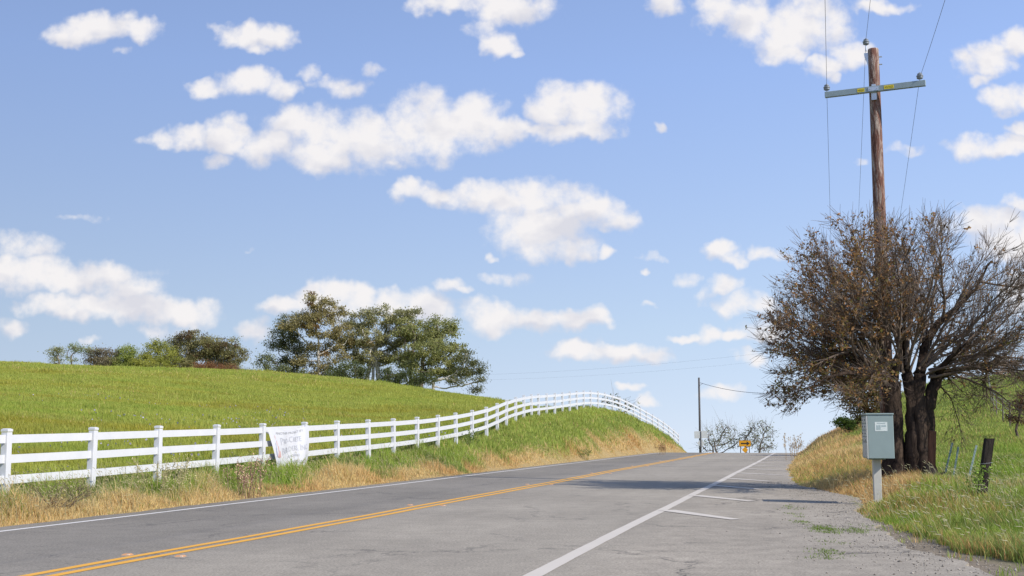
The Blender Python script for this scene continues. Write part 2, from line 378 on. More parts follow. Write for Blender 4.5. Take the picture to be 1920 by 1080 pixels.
def grass_color(X, Y, kind):
    n = len(X); d = dryness(X, Y); s, t = to_st(X, Y)
    g = GREEN_F if kind == 'field' else GREEN_V
    base = np.repeat(g[None], n, 0)
    lf = (.55 * fbm(X * .06, Y * .13, 33, 4) + .45 * fbm(X * .25, Y * .5, 34, 3))[:, None]; lf2 = fbm(X * .6, Y * .6, 37, 3)[:, None]
    if kind == 'field':
        base = base * (1 - np.clip((lf - .5) * 4.0, 0, .75)) + np.array([.34, .29, .035]) * np.clip((lf - .5) * 4.0, 0, .75)
        base = base * (.80 + .4 * lf2); dk = np.clip((.44 - lf) * 5, 0, .6); base = base * (1 - dk) + np.array([.24, .33, .04]) * dk
    else:
        pt = fbm(X * .9 + 40, Y * .9, 43, 3)[:, None]; q1 = np.clip((pt - .54) * 4, 0, .55); q2 = np.clip((.44 - pt) * 5, 0, .7)
        base = base * (1 - q1) + np.array([.20, .235, .085]) * q1; base = base * (1 - q2) + np.array([.21, .33, .035]) * q2
        base = base * (.70 + .65 * lf2)
        mo = sstep((Y - 38) / 15)[:, None] * (s < 200)[:, None]; base = base * (1 - mo) + np.array([.33, .385, .075]) * (.8 + .4 * lf2) * mo
    isdry = rng.random(n) < d * .93 + (.05 if kind != 'field' else .008)
    om = np.clip((fbm(X * .3, Y * .3, 50, 3) - .35) * 2.2 + .25 * (t > 0), 0, 1)[:, None]
    straw = STRAW * (1 - om * .75) + ORANGE * om * .75
    out = np.where(isdry[:, None], straw, base)
    vr = .28 if kind != 'field' else .16
    out = out * rng.uniform(1 - vr, 1 + vr, (n, 1)) * rng.uniform(.95, 1.05, (n, 3))
    return np.clip(out, 0.005, .8)

# ground sheet
gx, gy = to_xy(SS, TT); V = np.stack([gx, gy, ZZ], -1).reshape(-1, 3)
ni, nj = SS.shape; idx = np.arange(ni * nj).reshape(ni, nj)
Q = np.stack([idx[:-1, :-1], idx[:-1, 1:], idx[1:, 1:], idx[1:, :-1]], -1).reshape(-1, 4)[:, ::-1]
dr_ = dryness(V[:, 0], V[:, 1])[:, None]; s_, t_ = to_st(V[:, 0], V[:, 1])
de_ = t_ - edge_r(s_)
gcol = np.where((t_ < T_L - 2.5)[:, None], np.array([.22, .235, .03]), np.array([.12, .155, .03])) * (1 - dr_) + np.array([.36, .26, .12]) * dr_
soil = (np.clip(1.4 - de_, 0, 1) * (de_ > -.6) * np.interp(s_, [6, 18, 24], [1, 1, .5]))[:, None]; gcol = gcol * (1 - soil) + np.array([.25, .205, .15]) * soil
gm = Mat('ground_soil', 1.0, 0.1); at = gm.N('ShaderNodeAttribute', attribute_name='col')
gn = gm.noise(9, 8, .7); gm.color(gm.mix(1.0, at.outputs['Color'], gm.ramp(gn, [(.3, .6), (.7, 1.25)]), 'MULTIPLY')); gm.bump(gn, .6, .08)
ground = link('ground', mesh_np('ground', V, quads=Q, cols=gcol), gm.m, smooth=True); tag(ground, kind='structure')

# road sheet
am_ = Mat('asphalt', .88, .25)
tex = am_.tc.outputs['Object']
fine = am_.noise(34, 4, .85); mid = am_.noise(3.2, 6, .65); big = am_.noise(.22, 4, .6)
rot = am_.N('ShaderNodeMapping'); rot.inputs['Rotation'].default_value = (0, 0, ANG); am_.L(tex, rot.inputs[0])   # x across the road, y along it
sep = am_.N('ShaderNodeSeparateXYZ'); am_.L(rot.outputs[0], sep.inputs[0])
streak = am_.noise(1.6, 5, .6, vec=rot.outputs[0], mp=(1.0, .05, 1))
across = am_.N('ShaderNodeMapRange', interpolation_type='SMOOTHSTEP'); am_.L(sep.outputs[0], across.inputs[0]); across.inputs[1].default_value = -8.2; across.inputs[2].default_value = -5.6
lane = am_.mix(across.outputs[0], (.206, .184, .152), (.296, .260, .207))
sh = am_.N('ShaderNodeMapRange', interpolation_type='SMOOTHSTEP'); am_.L(sep.outputs[0], sh.inputs[0]); sh.inputs[1].default_value = -2.7; sh.inputs[2].default_value = -1.7
lane = am_.mix(sh.outputs[0], lane, am_.mix(mid, (.25, .217, .172), (.37, .322, .255)))
col = am_.mix(1.0, lane, am_.ramp(streak, [(.3, .95), (.7, 1.05)]), 'MULTIPLY')
col = am_.mix(1.0, col, am_.ramp(big, [(.35, .88), (.65, 1.1)]), 'MULTIPLY')
col = am_.mix(1.0, col, am_.ramp(mid, [(.3, .9), (.7, 1.1)]), 'MULTIPLY')
col = am_.mix(1.0, col, am_.ramp(fine, [(.36, .62), (.5, 1.0), (.66, 1.42)]), 'MULTIPLY')
vor = am_.N('ShaderNodeTexVoronoi', feature='DISTANCE_TO_EDGE'); vor.inputs['Scale'].default_value = .34
wv = am_.N('ShaderNodeVectorMath', operation='MULTIPLY_ADD'); am_.L(am_.noise(1.3, 5, .7, out='Color'), wv.inputs[0]); wv.inputs[1].default_value = (1.6, 1.6, 0); am_.L(tex, wv.inputs[2]); am_.L(wv.outputs[0], vor.inputs['Vector'])
crk = am_.N('ShaderNodeMapRange'); am_.L(vor.outputs['Distance'], crk.inputs[0]); crk.inputs[1].default_value = .003; crk.inputs[2].default_value = .012
crk.inputs[3].default_value = 1; crk.inputs[4].default_value = 0
cmask = am_.N('ShaderNodeMapRange'); am_.L(am_.noise(.5, 3), cmask.inputs[0]); cmask.inputs[1].default_value = .44; cmask.inputs[2].default_value = .56
cmul = am_.N('ShaderNodeMath', operation='MULTIPLY'); am_.L(crk.outputs[0], cmul.inputs[0]); am_.L(cmask.outputs[0], cmul.inputs[1])
cm2 = am_.N('ShaderNodeMath', operation='MULTIPLY'); am_.L(cmul.outputs[0], cm2.inputs[0]); am_.L(am_.mix(sh.outputs[0], (.45, .45, .45), (.85, .85, .85)), cm2.inputs[1])
am_.color(am_.mix(cm2.outputs[0], col, (.045, .042, .04))); am_.bump(am_.noise(70, 3, .8), .35, .01)
M_ASPH = am_.m
rs = np.concatenate([np.arange(-40, 8, 2.0), np.arange(8, 60, .25), np.arange(60, 130, 1.0), np.arange(130, 400, 10.0)])
el = T_L + (fbm(rs * 1.7, rs * 0 + 3, 2, 3) - .5) * .16 + (vnoise(rs * 6, rs * 0, 8) - .5) * .05
er_ = edge_r(rs) + (fbm(rs * 1.6, rs * 0 + 7, 4, 3) - .5) * .35 + (vnoise(rs * 7, rs * 0, 6) - .5) * .07
NT = 14; fr = np.linspace(0, 1, NT); RT = el[:, None] * (1 - fr) + er_[:, None] * fr; RS = np.repeat(rs[:, None], NT, 1)
rx, ry = to_xy(RS, RT); rz = road_z(RS); V = np.stack([rx, ry, rz], -1).reshape(-1, 3)
idx = np.arange(len(rs) * NT).reshape(len(rs), NT); Q = np.stack([idx[:-1, :-1], idx[:-1, 1:], idx[1:, 1:], idx[1:, :-1]], -1).reshape(-1, 4)[:, ::-1]
road = link('road', mesh_np('road', V, quads=Q), M_ASPH, smooth=True); tag(road, kind='structure')
# edge thickness of the asphalt
mb = MB()
for ed in (el, er_):
    for k in range(len(rs) - 1):
        a = to_xy(rs[k], ed[k]); b = to_xy(rs[k + 1], ed[k + 1]); z0, z1 = float(road_z(rs[k])), float(road_z(rs[k + 1]))
        mb.add([(a[0], a[1], z0), (b[0], b[1], z1), (b[0], b[1], z1 - .08), (a[0], a[1], z0 - .08)], [(0, 1, 2, 3)])
mb.build('pavement_edge', M_ASPH, road)

def paint(name, c, worn):
    m = Mat(name, .7, .3); n = m.noise(28, 6, .75); b = m.noise(1.2, 4, .6)
    f = m.ramp(m.mix(.35, n, b), [(worn - .05, 0.0), (worn + .05, 1.0)])
    m.color(m.mix(f, (.29, .26, .22), m.mix(b, tuple(x * .88 for x in c), c))); return m.m
M_WHITE = paint('road_paint_white', (.70, .66, .60), .30); M_OLDW = paint('road_paint_worn_white', (.57, .51, .43), .345); M_YEL = paint('road_paint_yellow', (.74, .37, .045), .32)
def strip(name, mat, s0, s1, t0, wd, lift=.004, step=.5, wob=.0, seed=1):
    ss = np.arange(s0, s1 + step, step); off = (fbm(ss * .11, ss * 0, seed, 3) - .5) * wob
    w = wd * (1 + (vnoise(ss * 5, ss * 0 + 2, seed) - .5) * .12)
    vs = []; q = []
    for k, s in enumerate(ss):
        for sg in (-.5, .5):
            x, y = to_xy(s, t0 + off[k] + sg * w[k]); vs.append((x, y, float(road_z(s)) + lift))
    q = [(2 * k, 2 * k + 1, 2 * k + 3, 2 * k + 2) for k in range(len(ss) - 1)]
    return link(name, mesh_np(name, np.array(vs), quads=np.array(q)), mat, road)
strip('yellow_line', M_YEL, -20, 130, T_Y - .12, .12, wob=.28, seed=5); strip('yellow_line', M_YEL, -20, 130, T_Y + .12, .12, wob=.28, seed=5)
strip('edge_line', M_WHITE, -20, 130, -10.62, .11, wob=.12, seed=8)
strip('edge_line', M_OLDW, -20, 130, T_R, .17, wob=.10, seed=9)
for k in range(15):
    s0 = 20.6 + 5.12 * k; mb = MB(); n = 8
    for q in range(n + 1):
        f = q / n; t = T_R + .07 + f * (1.3 if k < 4 else 1.55); s = s0 - f * 2.0; x, y = to_xy(s, t); hw = .17 * (1 - .45 * f)
        ex, ey = to_xy(hw * .53, hw * .85); mb.v += [(x - ex, y - ey, float(road_z(s)) + .008), (x + ex, y + ey, float(road_z(s)) + .008)]
    for q in range(n): mb.f.append((2 * q, 2 * q + 1, 2 * q + 3, 2 * q + 2)); mb.m.append(0)
    mb.build('hatch_line', M_OLDW, road)

M_AMBER = simple('amber_plastic', (.48, .25, .12), .6); M_CREAM = simple('reflector_cream', (.60, .52, .42), .5)
ref0 = None
for s in np.arange(11.6, 100, 9.35):
    for sg in (-1, 1):
        t = T_Y + sg * .32; x, y = to_xy(s, t); z = float(road_z(s))
        if ref0 is None:
            ref0 = empty('road_reflector', (0, 0, 0)); mb = MB(); mb.box((0, 0, .008), (.10, .10, .016), top=.62); mb.build('housing', M_AMBER, ref0)
            mb = MB(); mb.box((.03, -.038, .008), (.03, .012, .012), top=.8); mb.build('lens', M_CREAM, ref0); o = ref0
        else:
            o = ref0.copy(); COL.objects.link(o)
            for c in ref0.children: d = c.copy(); COL.objects.link(d); d.parent = o
        o.location = (x, y, z); o.rotation_euler = (0, 0, -ANG)
        tag(o, 'small amber raised reflector beside the double yellow line', 'road reflector', 'amber reflectors along the double yellow line')

# ------------------------------------------------------------------ white rail fence
mv = Mat('white_vinyl', .35, .45); mv.color(mv.ramp(mv.noise(2.5, 5), [(.3, (.60, .60, .605)), (.7, (.65, .645, .64))])); M_VINYL = mv.m
fx0, fy0 = POSTS[0, 0], POSTS[0, 1]
fence = empty('rail_fence', (fx0, fy0, PB[0])); tag(fence, 'long white three-rail fence along the left roadside, climbing over the grassy mound', 'fence')
FI = Matrix.Translation(-Vector((fx0, fy0, PB[0])))
dirs = []
for i in range(NP):
    a = POSTS[max(i - 1, 0)]; b = POSTS[min(i + 1, NP - 1)]; dirs.append(math.atan2(b[1] - a[1], b[0] - a[0]))
mb = MB(); mb.box((0, 0, POST_H / 2 - .26), (.127, .127, POST_H + .44)); post_me = None
mbc = MB(); mbc.box((0, 0, POST_H - .008), (.135, .135, .04)); mbc.box((0, 0, POST_H + .018), (.13, .13, .012), top=.6)
for i in range(NP):
    if post_me is None:
        p = mb.build('post', M_VINYL, fence, bevel=.006); post_me = p.data; c = mbc.build('post_cap', M_VINYL, p); cap_me = c.data
    else:
        p = link('post', post_me, None, fence); c = link('post_cap', cap_me, None, p)
    p.location = (POSTS[i, 0] - fx0, POSTS[i, 1] - fy0, PB[i] - PB[0]); p.rotation_euler = (rng.normal(0, .011), rng.normal(0, .011), dirs[i])
RH = (1.075, .735, .395); nr = 0; rest = MB()
for i in range(NP - 1):
    a = Vector(POSTS[i]); b = Vector(POSTS[i + 1]); a.z -= POST_H; b.z -= POST_H
    d = b - a; h = Vector((d.x, d.y, 0)).normalized(); nrm = Vector((-h.y, h.x, 0)) * .02
    a2 = a + h * .055; b2 = b - h * .055
    for k in range(3):
        mbr = MB() if nr < 100 else rest; sag = random.uniform(-.008, .008)
        vs = []
        for p in (a2, b2):
            for dz in (-.07, .07):
                for sg in (-1, 1): vs.append(p + nrm * sg + Vector((0, 0, RH[k] + dz + sag)))
        mbr.add(vs, [(0, 1, 3, 2), (4, 6, 7, 5), (0, 4, 5, 1), (2, 3, 7, 6), (0, 2, 6, 4), (1, 5, 7, 3)])
        if nr < 100: mbr.build('rail', M_VINYL, fence, M=FI)
        nr += 1
if rest.v: tag(rest.build('rail', M_VINYL, fence, M=FI), kind='stuff')

# ------------------------------------------------------------------ banner on the fence
A4 = Vector(POSTS[6]); A5 = Vector(POSTS[7]); bd = (A5 - A4); bh = Vector((bd.x, bd.y, 0)).normalized(); bn = Vector((bh.y, -bh.x, 0)); BL = bd.length
slope = bd.z / Vector((bd.x, bd.y, 0)).length
def banner_pt(u, v, off=0.0):                       # u along, v downwards, both 0..1
    x = .04 + u * (BL + .02) + (1 - u) * v * .62 - .02 * u * v
    z = A4.z - .10 + slope * x - .10 * math.sin(math.pi * u) * (1 - v) ** 1.5 - v * (1.22 - .22 * u + .06 * math.sin(u * 9)) + .04 * u
    fold = .035 * math.sin(u * 7 + v * 3) * (.3 + v) + .015 * math.sin(u * 23 + v * 2) + .06 * v * (1 - v)
    p = A4 + bh * x + bn * (.10 + fold + off); p.z = z; return p
banner = empty('banner', A4 - Vector((0, 0, POST_H))); BM = Matrix.Translation(-banner.location)
tag(banner, 'sagging white vinyl builders banner tied across one bay of the white fence', 'banner')
mb = MB(); n1, n2 = 36, 18
for j in range(n2 + 1):
    for i in range(n1 + 1): mb.v.append(tuple(banner_pt(i / n1, j / n2)))
for j in range(n2):
    for i in range(n1): mb.f.append((j * (n1 + 1) + i, (j + 1) * (n1 + 1) + i, (j + 1) * (n1 + 1) + i + 1, j * (n1 + 1) + i + 1)); mb.m.append(0)
M_BAN = simple('banner_vinyl', (.60, .60, .62), .45, .02); mb.build('banner_sheet', M_BAN, banner, True, M=BM)
M_BTXT = simple('banner_ink_grey', (.47, .48, .52), .5, .03); M_BRED = simple('banner_ink_red', (.66, .30, .25), .5, .03); M_BBLU = simple('banner_ink_blue', (.33, .33, .50), .5, .03)
def text_mesh(body, size, space=1.0):
    cu = bpy.data.curves.new('txt', 'FONT'); cu.body = body; cu.size = size; cu.align_x = 'LEFT'; cu.space_character = space; cu.resolution_u = 2
    o = bpy.data.objects.new('txt', cu); COL.objects.link(o); bpy.context.view_layer.update()
    me = bpy.data.meshes.new_from_object(o.evaluated_get(bpy.context.evaluated_depsgraph_get()))
    bpy.data.objects.remove(o); bpy.data.curves.remove(cu)
    bm = bmesh.new(); bm.from_mesh(me); bmesh.ops.triangulate(bm, faces=bm.faces[:]); bm.to_mesh(me); bm.free(); return me
def banner_text(parts, u0, v0, width, height, mat):  # parts: (string, size factor); v0 is the baseline
    x = 0; vs = []; fs_ = []
    for body, k in parts:
        me = text_mesh(body, 1.0 * k); co = [v.co.copy() for v in me.vertices]; b = len(vs)
        mx = max(c.x for c in co); vs += [Vector((c.x + x, c.y, 0)) for c in co]; fs_ += [tuple(i + b for i in p.vertices) for p in me.polygons]
        x += mx + .09; bpy.data.meshes.remove(me)
    m = MB(); m.v = [tuple(banner_pt(u0 + c.x / x * width, v0 - c.y * height, .006)) for c in vs]; m.f = fs_; m.m = [0] * len(fs_)
    return m.build('lettering', mat, banner, M=BM)
M_BDK = simple('banner_ink_dark', (.40, .40, .41), .5, .03)
banner_text([('ANOTHER PROJECT BY', 1)], .17, .10, .68, .085, M_BDK)
banner_text([('P', 1.25), ('RO-', 1), ('C', 1.25), ('RETE', 1)], .24, .335, .56, .19, M_BTXT)
banner_text([('B', 1.25), ('UILDERS,', 1), (' I', 1.25), ('NC.', 1)], .24, .57, .70, .19, M_BTXT)
banner_text([('DESIGN-BUILD', 1)], .40, .73, .32, .085, M_BTXT)
banner_text([('CONSTRUCTION AND CONCRETE', 1)], .17, .90, .76, .11, M_BDK)
m = MB()
def bquad(m, pts):
    m.add([banner_pt(u, v, .005) for u, v in pts], [tuple(range(len(pts)))])
for k in range(4):
    u = .115 + .026 * k; bquad(m, [(u, .12 + .11 * k), (u + .012, .15 + .11 * k), (u + .016, .60), (u + .002, .60)])
m.build('emblem_stripes', M_BRED, banner, M=BM)
m = MB(); bquad(m, [(.095, .30), (.107, .28), (.110, .60), (.085, .57)]); bquad(m, [(.07, .42), (.08, .38), (.078, .56), (.062, .53)]); m.build('emblem_bars', M_BBLU, banner, M=BM)
m = MB(); bquad(m, [(.08, .66), (.19, .67), (.19, .75), (.08, .74)]); m.build('emblem_block', M_BTXT, banner, M=BM)

# ------------------------------------------------------------------ utility pole with crossarm
PX, PY = W(1650, 420, 29.3).x, 29.3; PZ = Hf(PX, PY); TOPZ = W(1637, 92, 29.3).z
up = empty('utility_pole', (PX, PY, PZ), -ANG); tag(up, 'tall weathered brown wooden pole with grey crossarm rising behind the brown-leaved tree', 'utility pole')
pm = Mat('pole_wood', .9, .15); n1_ = pm.noise(9, 6, .75, mp=(1, 1, .16), dist=1.2); n2_ = pm.noise(30, 4, .7, mp=(1, 1, .12))
pm.color(pm.mix(pm.ramp(n2_, [(.4, 0.0), (.65, .7)]), pm.ramp(n1_, [(.3, (.11, .045, .03)), (.47, (.23, .11, .08)), (.60, (.50, .41, .34))]), (.05, .03, .025))); pm.bump(n1_, .8, .03)
hh = TOPZ - PZ; mb = MB(); mb.tube([(0, 0, -.5)] + [(0, 0, hh * k / 12) for k in range(1, 12)] + [(0, 0, hh - .03), (0, 0, hh)], [.185] + [.18 - .045 * k / 12 for k in range(1, 12)] + [.136, .125], 20)
mb.build('pole_shaft', pm.m, up, True)
M_FIB = simple('grey_fibreglass', (.27, .33, .35), .5, .06); M_GALV = simple('galvanised_steel', (.55, .57, .60), .4, .1, metallic=.7); M_POR = simple('insulator_grey', (.22, .24, .27), .3, .08); M_YST = simple('warning_yellow', (.75, .58, .05), .5, .04); M_BLK = simple('black_print', (.03, .03, .03), .6, .05)
armz = W(1640, 167, 29.1).z - PZ; AR = Matrix.Rotation(R(-11), 3, 'Z')
ARM4 = AR.to_4x4(); mb = MB(); mb.box((0.02, -.20, armz), (2.48, .10, .15)); arm = mb.build('crossarm', M_FIB, up, bevel=.006, M=ARM4)
for x0, x1, txt in ((-.40, -.22, 'HIGH'), (.26, .50, 'VOLTAGE')):
    mb = MB(); mb.box(((x0 + x1) / 2, -.2525, armz), (x1 - x0, .003, .095)); wl = mb.build('warning_label', M_YST, arm, M=ARM4)
    me = text_mesh(txt, .07); xs = [v.co.x for v in me.vertices]; m2 = MB()
    m2.v = [(x0 + .02 + (v.co.x - min(xs)) / (max(xs) - min(xs)) * (x1 - x0 - .04), -.2560, armz - .028 + v.co.y * 1.1) for v in me.vertices]; m2.f = [tuple(p.vertices) for p in me.polygons]; m2.m = [0] * len(m2.f)
    m2.build('lettering', M_BLK, arm, M=ARM4)
mb = MB(); mb.box((0, -.255, armz), (.26, .008, .10)); mb.box((0.0, -.165, armz - .17), (.13, .04, .2)); mb.box((0, -.165, armz + .11), (.10, .04, .06))
for dx in (-.09, .09): mb.tube([(dx, -.25, armz), (dx, -.275, armz)], .015, 6)
mb.build('arm_bracket', M_GALV, up, M=ARM4)
def insulator(x, y, z, pin, parent):
    mb = MB(); mb.tube([(x, y, z), (x, y, z + pin)], .018, 8); mb.build('insulator_pin', M_GALV, parent)
    prof = [(.035, 0), (.075, .02), (.08, .045), (.045, .055), (.085, .07), (.085, .095), (.045, .105), (.062, .12), (.062, .145), (.03, .16), (.02, .18)]
    mb = MB(); mb.tube([(x, y, z + pin * .55 + h_) for r_, h_ in prof], [r_ for r_, h_ in prof], 14); return mb.build('insulator', M_POR, parent, True)
ia = AR @ Vector((-1.17, -.2, 0)); ib = AR @ Vector((1.13, -.2, 0)); insulator(ia.x, ia.y, armz + .075, .07, up); insulator(ib.x, ib.y, armz + .075, .07, up); insulator(-.17, -.02, hh - .05, .30, up)
mb = MB(); mb.add([(-.13, -.03, hh - .45), (-.13, .03, hh - .45), (-.13, .03, hh - .10), (-.13, -.03, hh - .10), (-.23, -.03, hh - .10), (-.23, .03, hh - .10), (-.22, -.03, hh - .19), (-.22, .03, hh - .19)],
       [(0, 1, 2, 3), (3, 2, 5, 4), (4, 5, 7, 6), (6, 7, 1, 0), (0, 3, 4, 6), (1, 7, 5, 2)])
for z in (-.22, -.42): mb.tube([(.12, 0, hh + z), (.21, 0, hh + z)], .016, 6)
mb.build('top_bracket', M_GALV, up)
M_WIRE = simple('wire_dark', (.10, .10, .12), .5, .1)
RZ = Matrix.Rotation(-ANG, 3, 'Z')
def wire(a, b, sag, r, label, group=None, c=None, n=40):
    mb = MB(); pts = [a.lerp(b, k / n) - Vector((0, 0, sag * 4 * (k / n) * (1 - k / n))) for k in range(n + 1)]
    mb.tube(pts, r, 5); o = mb.build('overhead_wire', c or M_WIRE); tag(o, label, 'overhead wire', group); return o
wd = Vector((.273, 1, 0)).normalized()
WP = [(ia.x, ia.y, armz + .16, 'left thin power wire tied to the left crossarm insulator'), (-.17, -.02, hh + .26, 'middle thin power wire tied to the insulator on the pole top'), (ib.x, ib.y, armz + .16, 'right thin power wire tied to the right crossarm insulator')]
for x, y, z, lab in WP:
    p = Vector((PX, PY, PZ)) + RZ @ Vector((x, y, z))
    pts = []
    for k in range(-30, 1): f = k / 30; pts.append(p + wd * (f * 55) - Vector((0, 0, 1.1 * 4 * (-f) * (1 + f))))
    for k in range(1, 41): f = k / 40; pts.append(p + wd * (f * 95) - Vector((0, 0, 1.9 * 4 * f * (1 - f) + 8.0 * f)))
    mb = MB(); mb.tube(pts, .0048, 5); tag(mb.build('overhead_wire', M_WIRE), lab, 'overhead wire', 'power wires over the roadside pole')
# far pole and its service wire
fp = W(1312.5, 815, 150); fpz = Hf(fp.x, 150); ft_ = W(1313, 708, 150).z
far_pole = empty('utility_pole', (fp.x, 150, fpz)); tag(far_pole, 'slim distant dark pole without crossarm standing beyond the crest of the road', 'utility pole')
mb = MB(); mb.tube([(0, 0, -.5), (0, 0, ft_ - fpz)], [.16, .12], 10); mb.build('pole_shaft', simple('pole_dark', (.09, .08, .075), .9, .2), far_pole, True)
mb = MB(); mb.tube([(.1, 0, ft_ - fpz - 1.0), (.5, 0, ft_ - fpz - .72)], .03, 6); mb.build('wire_bracket', M_GALV, far_pole)
wire(Vector((fp.x + .12, 150, ft_ - .65)), W(1620, 705, 128), 1.6, .028, 'dark service wire drooping from the distant slim pole to the right')
a, b = W(800, 704, 250), W(1560, 646, 190)
wire(a, b, 1.2, .008, 'upper of two faint wires crossing low in the sky beside the eucalyptus trees', 'faint far wires')
wire(a + Vector((0, 0, -1.0)), b + Vector((0, 0, -1.4)), 1.2, .0065, 'lower of two faint wires crossing low in the sky beside the eucalyptus trees', 'faint far wires')

# ------------------------------------------------------------------ mailbox cluster
MBP = W(1650, 900, 22.4); mx, my = MBP.x, 22.4; mz = Hf(mx, my)
mbx = empty('mailbox_cluster', (mx, my, mz), -R(9.6)); tag(mbx, 'grey green metal mailbox cabinet on a square post beside the asphalt edge', 'mailbox')
z0, z1 = W(1650, 860, 22.05).z - mz, W(1650, 775, 22.05).z - mz
M_MB = simple('mailbox_paint', (.255, .315, .30), .45, .05, 3); M_MBD = simple('mailbox_door_paint', (.42, .43, .41), .4, .06, 5); M_PST = simple('mailbox_post_paint', (.50, .48, .42), .5, .06); M_ALU = simple('aluminium_trim', (.60, .58, .52), .35, .06, metallic=.5)
BW, BD = .465, .70                                    # side seen from here, depth along the road
mb = MB(); mb.box((0, 0, (z0 + z1 - .03) / 2), (BW, BD, z1 - z0 - .03)); mb.build('cabinet', M_MB, mbx, bevel=.008)
mb = MB(); mb.box((-.012, 0, z1 - .012), (BW + .045, BD + .03, .03)); mb.build('cabinet_lid', M_MB, mbx, bevel=.006)
fxx = -BW / 2
for r_ in range(4):
    for c_ in range(2):
        mb = MB(); mb.box((fxx - .008, -BD / 4 + c_ * BD / 2, z1 - .12 - r_ * .125), (.012, BD / 2 - .03, .105)); d = mb.build('mail_door', M_MBD, mbx, bevel=.003)
        mb = MB(); mb.tube([(fxx - .014, -BD / 4 + c_ * BD / 2 + .1, z1 - .12 - r_ * .125), (fxx - .024, -BD / 4 + c_ * BD / 2 + .1, z1 - .12 - r_ * .125)], .012, 8); mb.build('lock', M_BLK, d)
for c_ in range(2):
    mb = MB(); mb.box((fxx - .008, -BD / 4 + c_ * BD / 2, z0 + .18), (.012, BD / 2 - .03, .30)); mb.build('parcel_door', M_MBD, mbx, bevel=.003)
mb = MB()
for sy in (-1, 1): mb.box((fxx - .010, sy * (BD / 2 - .006), (z0 + z1) / 2 - .02), (.022, .012, z1 - z0 - .05))
mb.build('door_frame', M_ALU, mbx)
mb = MB(); mb.box((-.055, -.02, z0 / 2 - .25), (.145, .145, z0 + .5)); mb.build('pedestal', M_PST, mbx, bevel=.008)
mb = MB(); mb.box((-.055, -.02, z0 - .012), (.30, .30, .02)); mb.build('pedestal_plate', M_MB, mbx)
sm_ = Mat('paper_label', .6, .3); bt = sm_.noise(60, 2, .5, mp=(.3, 1, 3)); sm_.color(sm_.ramp(bt, [(.40, (.50, .56, .53)), (.55, (.70, .73, .68))]))
mb = MB(); mb.box((0.01, -BD / 2 - .0015, z1 - .245), (.225, .003, .17)); lb = mb.build('paper_label', sm_.m, mbx)
mb = MB(); mb.box((-.04, -BD / 2 - .0035, z1 - .262), (.08, .002, .085)); mb.box((.055, -BD / 2 - .0035, z1 - .235), (.085, .002, .03)); mb.box((0.01, -BD / 2 - .0035, z1 - .185), (.15, .002, .016))
mb.build('label_print', simple('label_print_green', (.36, .43, .42), .6, .15, 40), lb)

# ------------------------------------------------------------------ timber and steel posts on the right
tw = bark('burnt_timber', (.010, .009, .008), (.045, .036, .030), 7); rust = bark('old_board', (.016, .010, .008), (.055, .028, .02), 5)
def leaning(name, px, pyb, pyt, pxt, Y, w, d, mat, label, cat, group=None):
    x, y = W(px, pyb, Y).x, Y; z = Hf(x, y); top = W(pxt, pyt, Y); base = Vector((x, y, z))
    e = empty(name, base); tag(e, label, cat, group); return e, top - base
e, dv = leaning('timber_post', 1841, 934, 822, 1855, 20.3, .24, .2, tw, 'thick dark burnt timber post leaning right in the grass, nearest the right frame edge', 'fence post')
x0 = W(1832 + 14, 930, 20.3).x
mb = MB(); n = 7
prof = []
for k in range(n + 1):
    f = k / n; c = dv * f + Vector((0, 0, 0)); w = .078 - .006 * f + random.uniform(-.004, .004); d = .06
    prof.append([c + Vector((sx_ * w, sy_ * d, 0)) for sx_, sy_ in ((-1, -1), (-.2, -1.12), (1, -.9), (1.05, .9), (-1, 1))])
for k, pr in enumerate(prof): mb.v += [tuple(p - (Vector((0, 0, .3)) if k == 0 else Vector())) for p in pr]
for k in range(n):
    for q in range(5): mb.f.append((k * 5 + q, k * 5 + (q + 1) % 5, (k + 1) * 5 + (q + 1) % 5, (k + 1) * 5 + q)); mb.m.append(0)
mb.f.append(tuple(n * 5 + q for q in range(5))); mb.m.append(0); mb.build('post_timber', tw, e)
mb = MB(); mb.tube([dv * .55 + Vector((-.085, .05, 0)), dv * .55 + Vector((-.085, -.07, .0)), dv * .56 + Vector((.085, -.07, .01)), dv * .56 + Vector((.085, .06, .01))], .002, 5); mb.build('wire_loop', M_GALV, e)
M_TP = simple('t_post_green', (.20, .26, .24), .6, .2, 20)
for px, pb, pxt, pt, Y, lab in ((1771, 905, 1786, 830, 27.5, 'left of three thin green steel stakes in the grass beside the tree, leaning most'), (1788, 912, 1797, 838, 27.0, 'middle dark thin steel stake in the grass, the shortest of three'), (1816, 918, 1831, 835, 25.0, 'thin green steel stake standing nearest the thick burnt post')):
    e, dv = leaning('steel_stake', px, pb, pt, pxt, Y, 0, 0, None, lab, 'stake', 'thin steel stakes in the grass')
    nrm = dv.cross(Vector((0, 1, 0))).normalized(); mb = MB(); a = Vector((0, 0, 0)) - dv * .2; b = dv
    for wdt, dpt, off in ((.042, .006, 0), (.006, .035, .018)):
        vs = [p + nrm * (sx_ * wdt / 2) + Vector((0, off + sy_ * dpt / 2, 0)) for p in (a, b) for sx_, sy_ in ((-1, -1), (1, -1), (1, 1), (-1, 1))]
        mb.add(vs, [(3, 2, 1, 0), (4, 5, 6, 7), (0, 1, 5, 4), (1, 2, 6, 5), (2, 3, 7, 6), (3, 0, 4, 7)])
    mb.build('stake_shaft', M_TP, e)
    mb = MB()
    for q in range(8): p = dv * (.25 + .09 * q); mb.box(p + Vector((0, -.006, 0)), (.012, .008, .02))
    mb.build('stake_studs', M_TP, e)
e, dv = leaning('old_board', 1744, 885, 808, 1748, 26.6, 0, 0, None, 'short weathered reddish brown board standing against the right trunk', 'board')
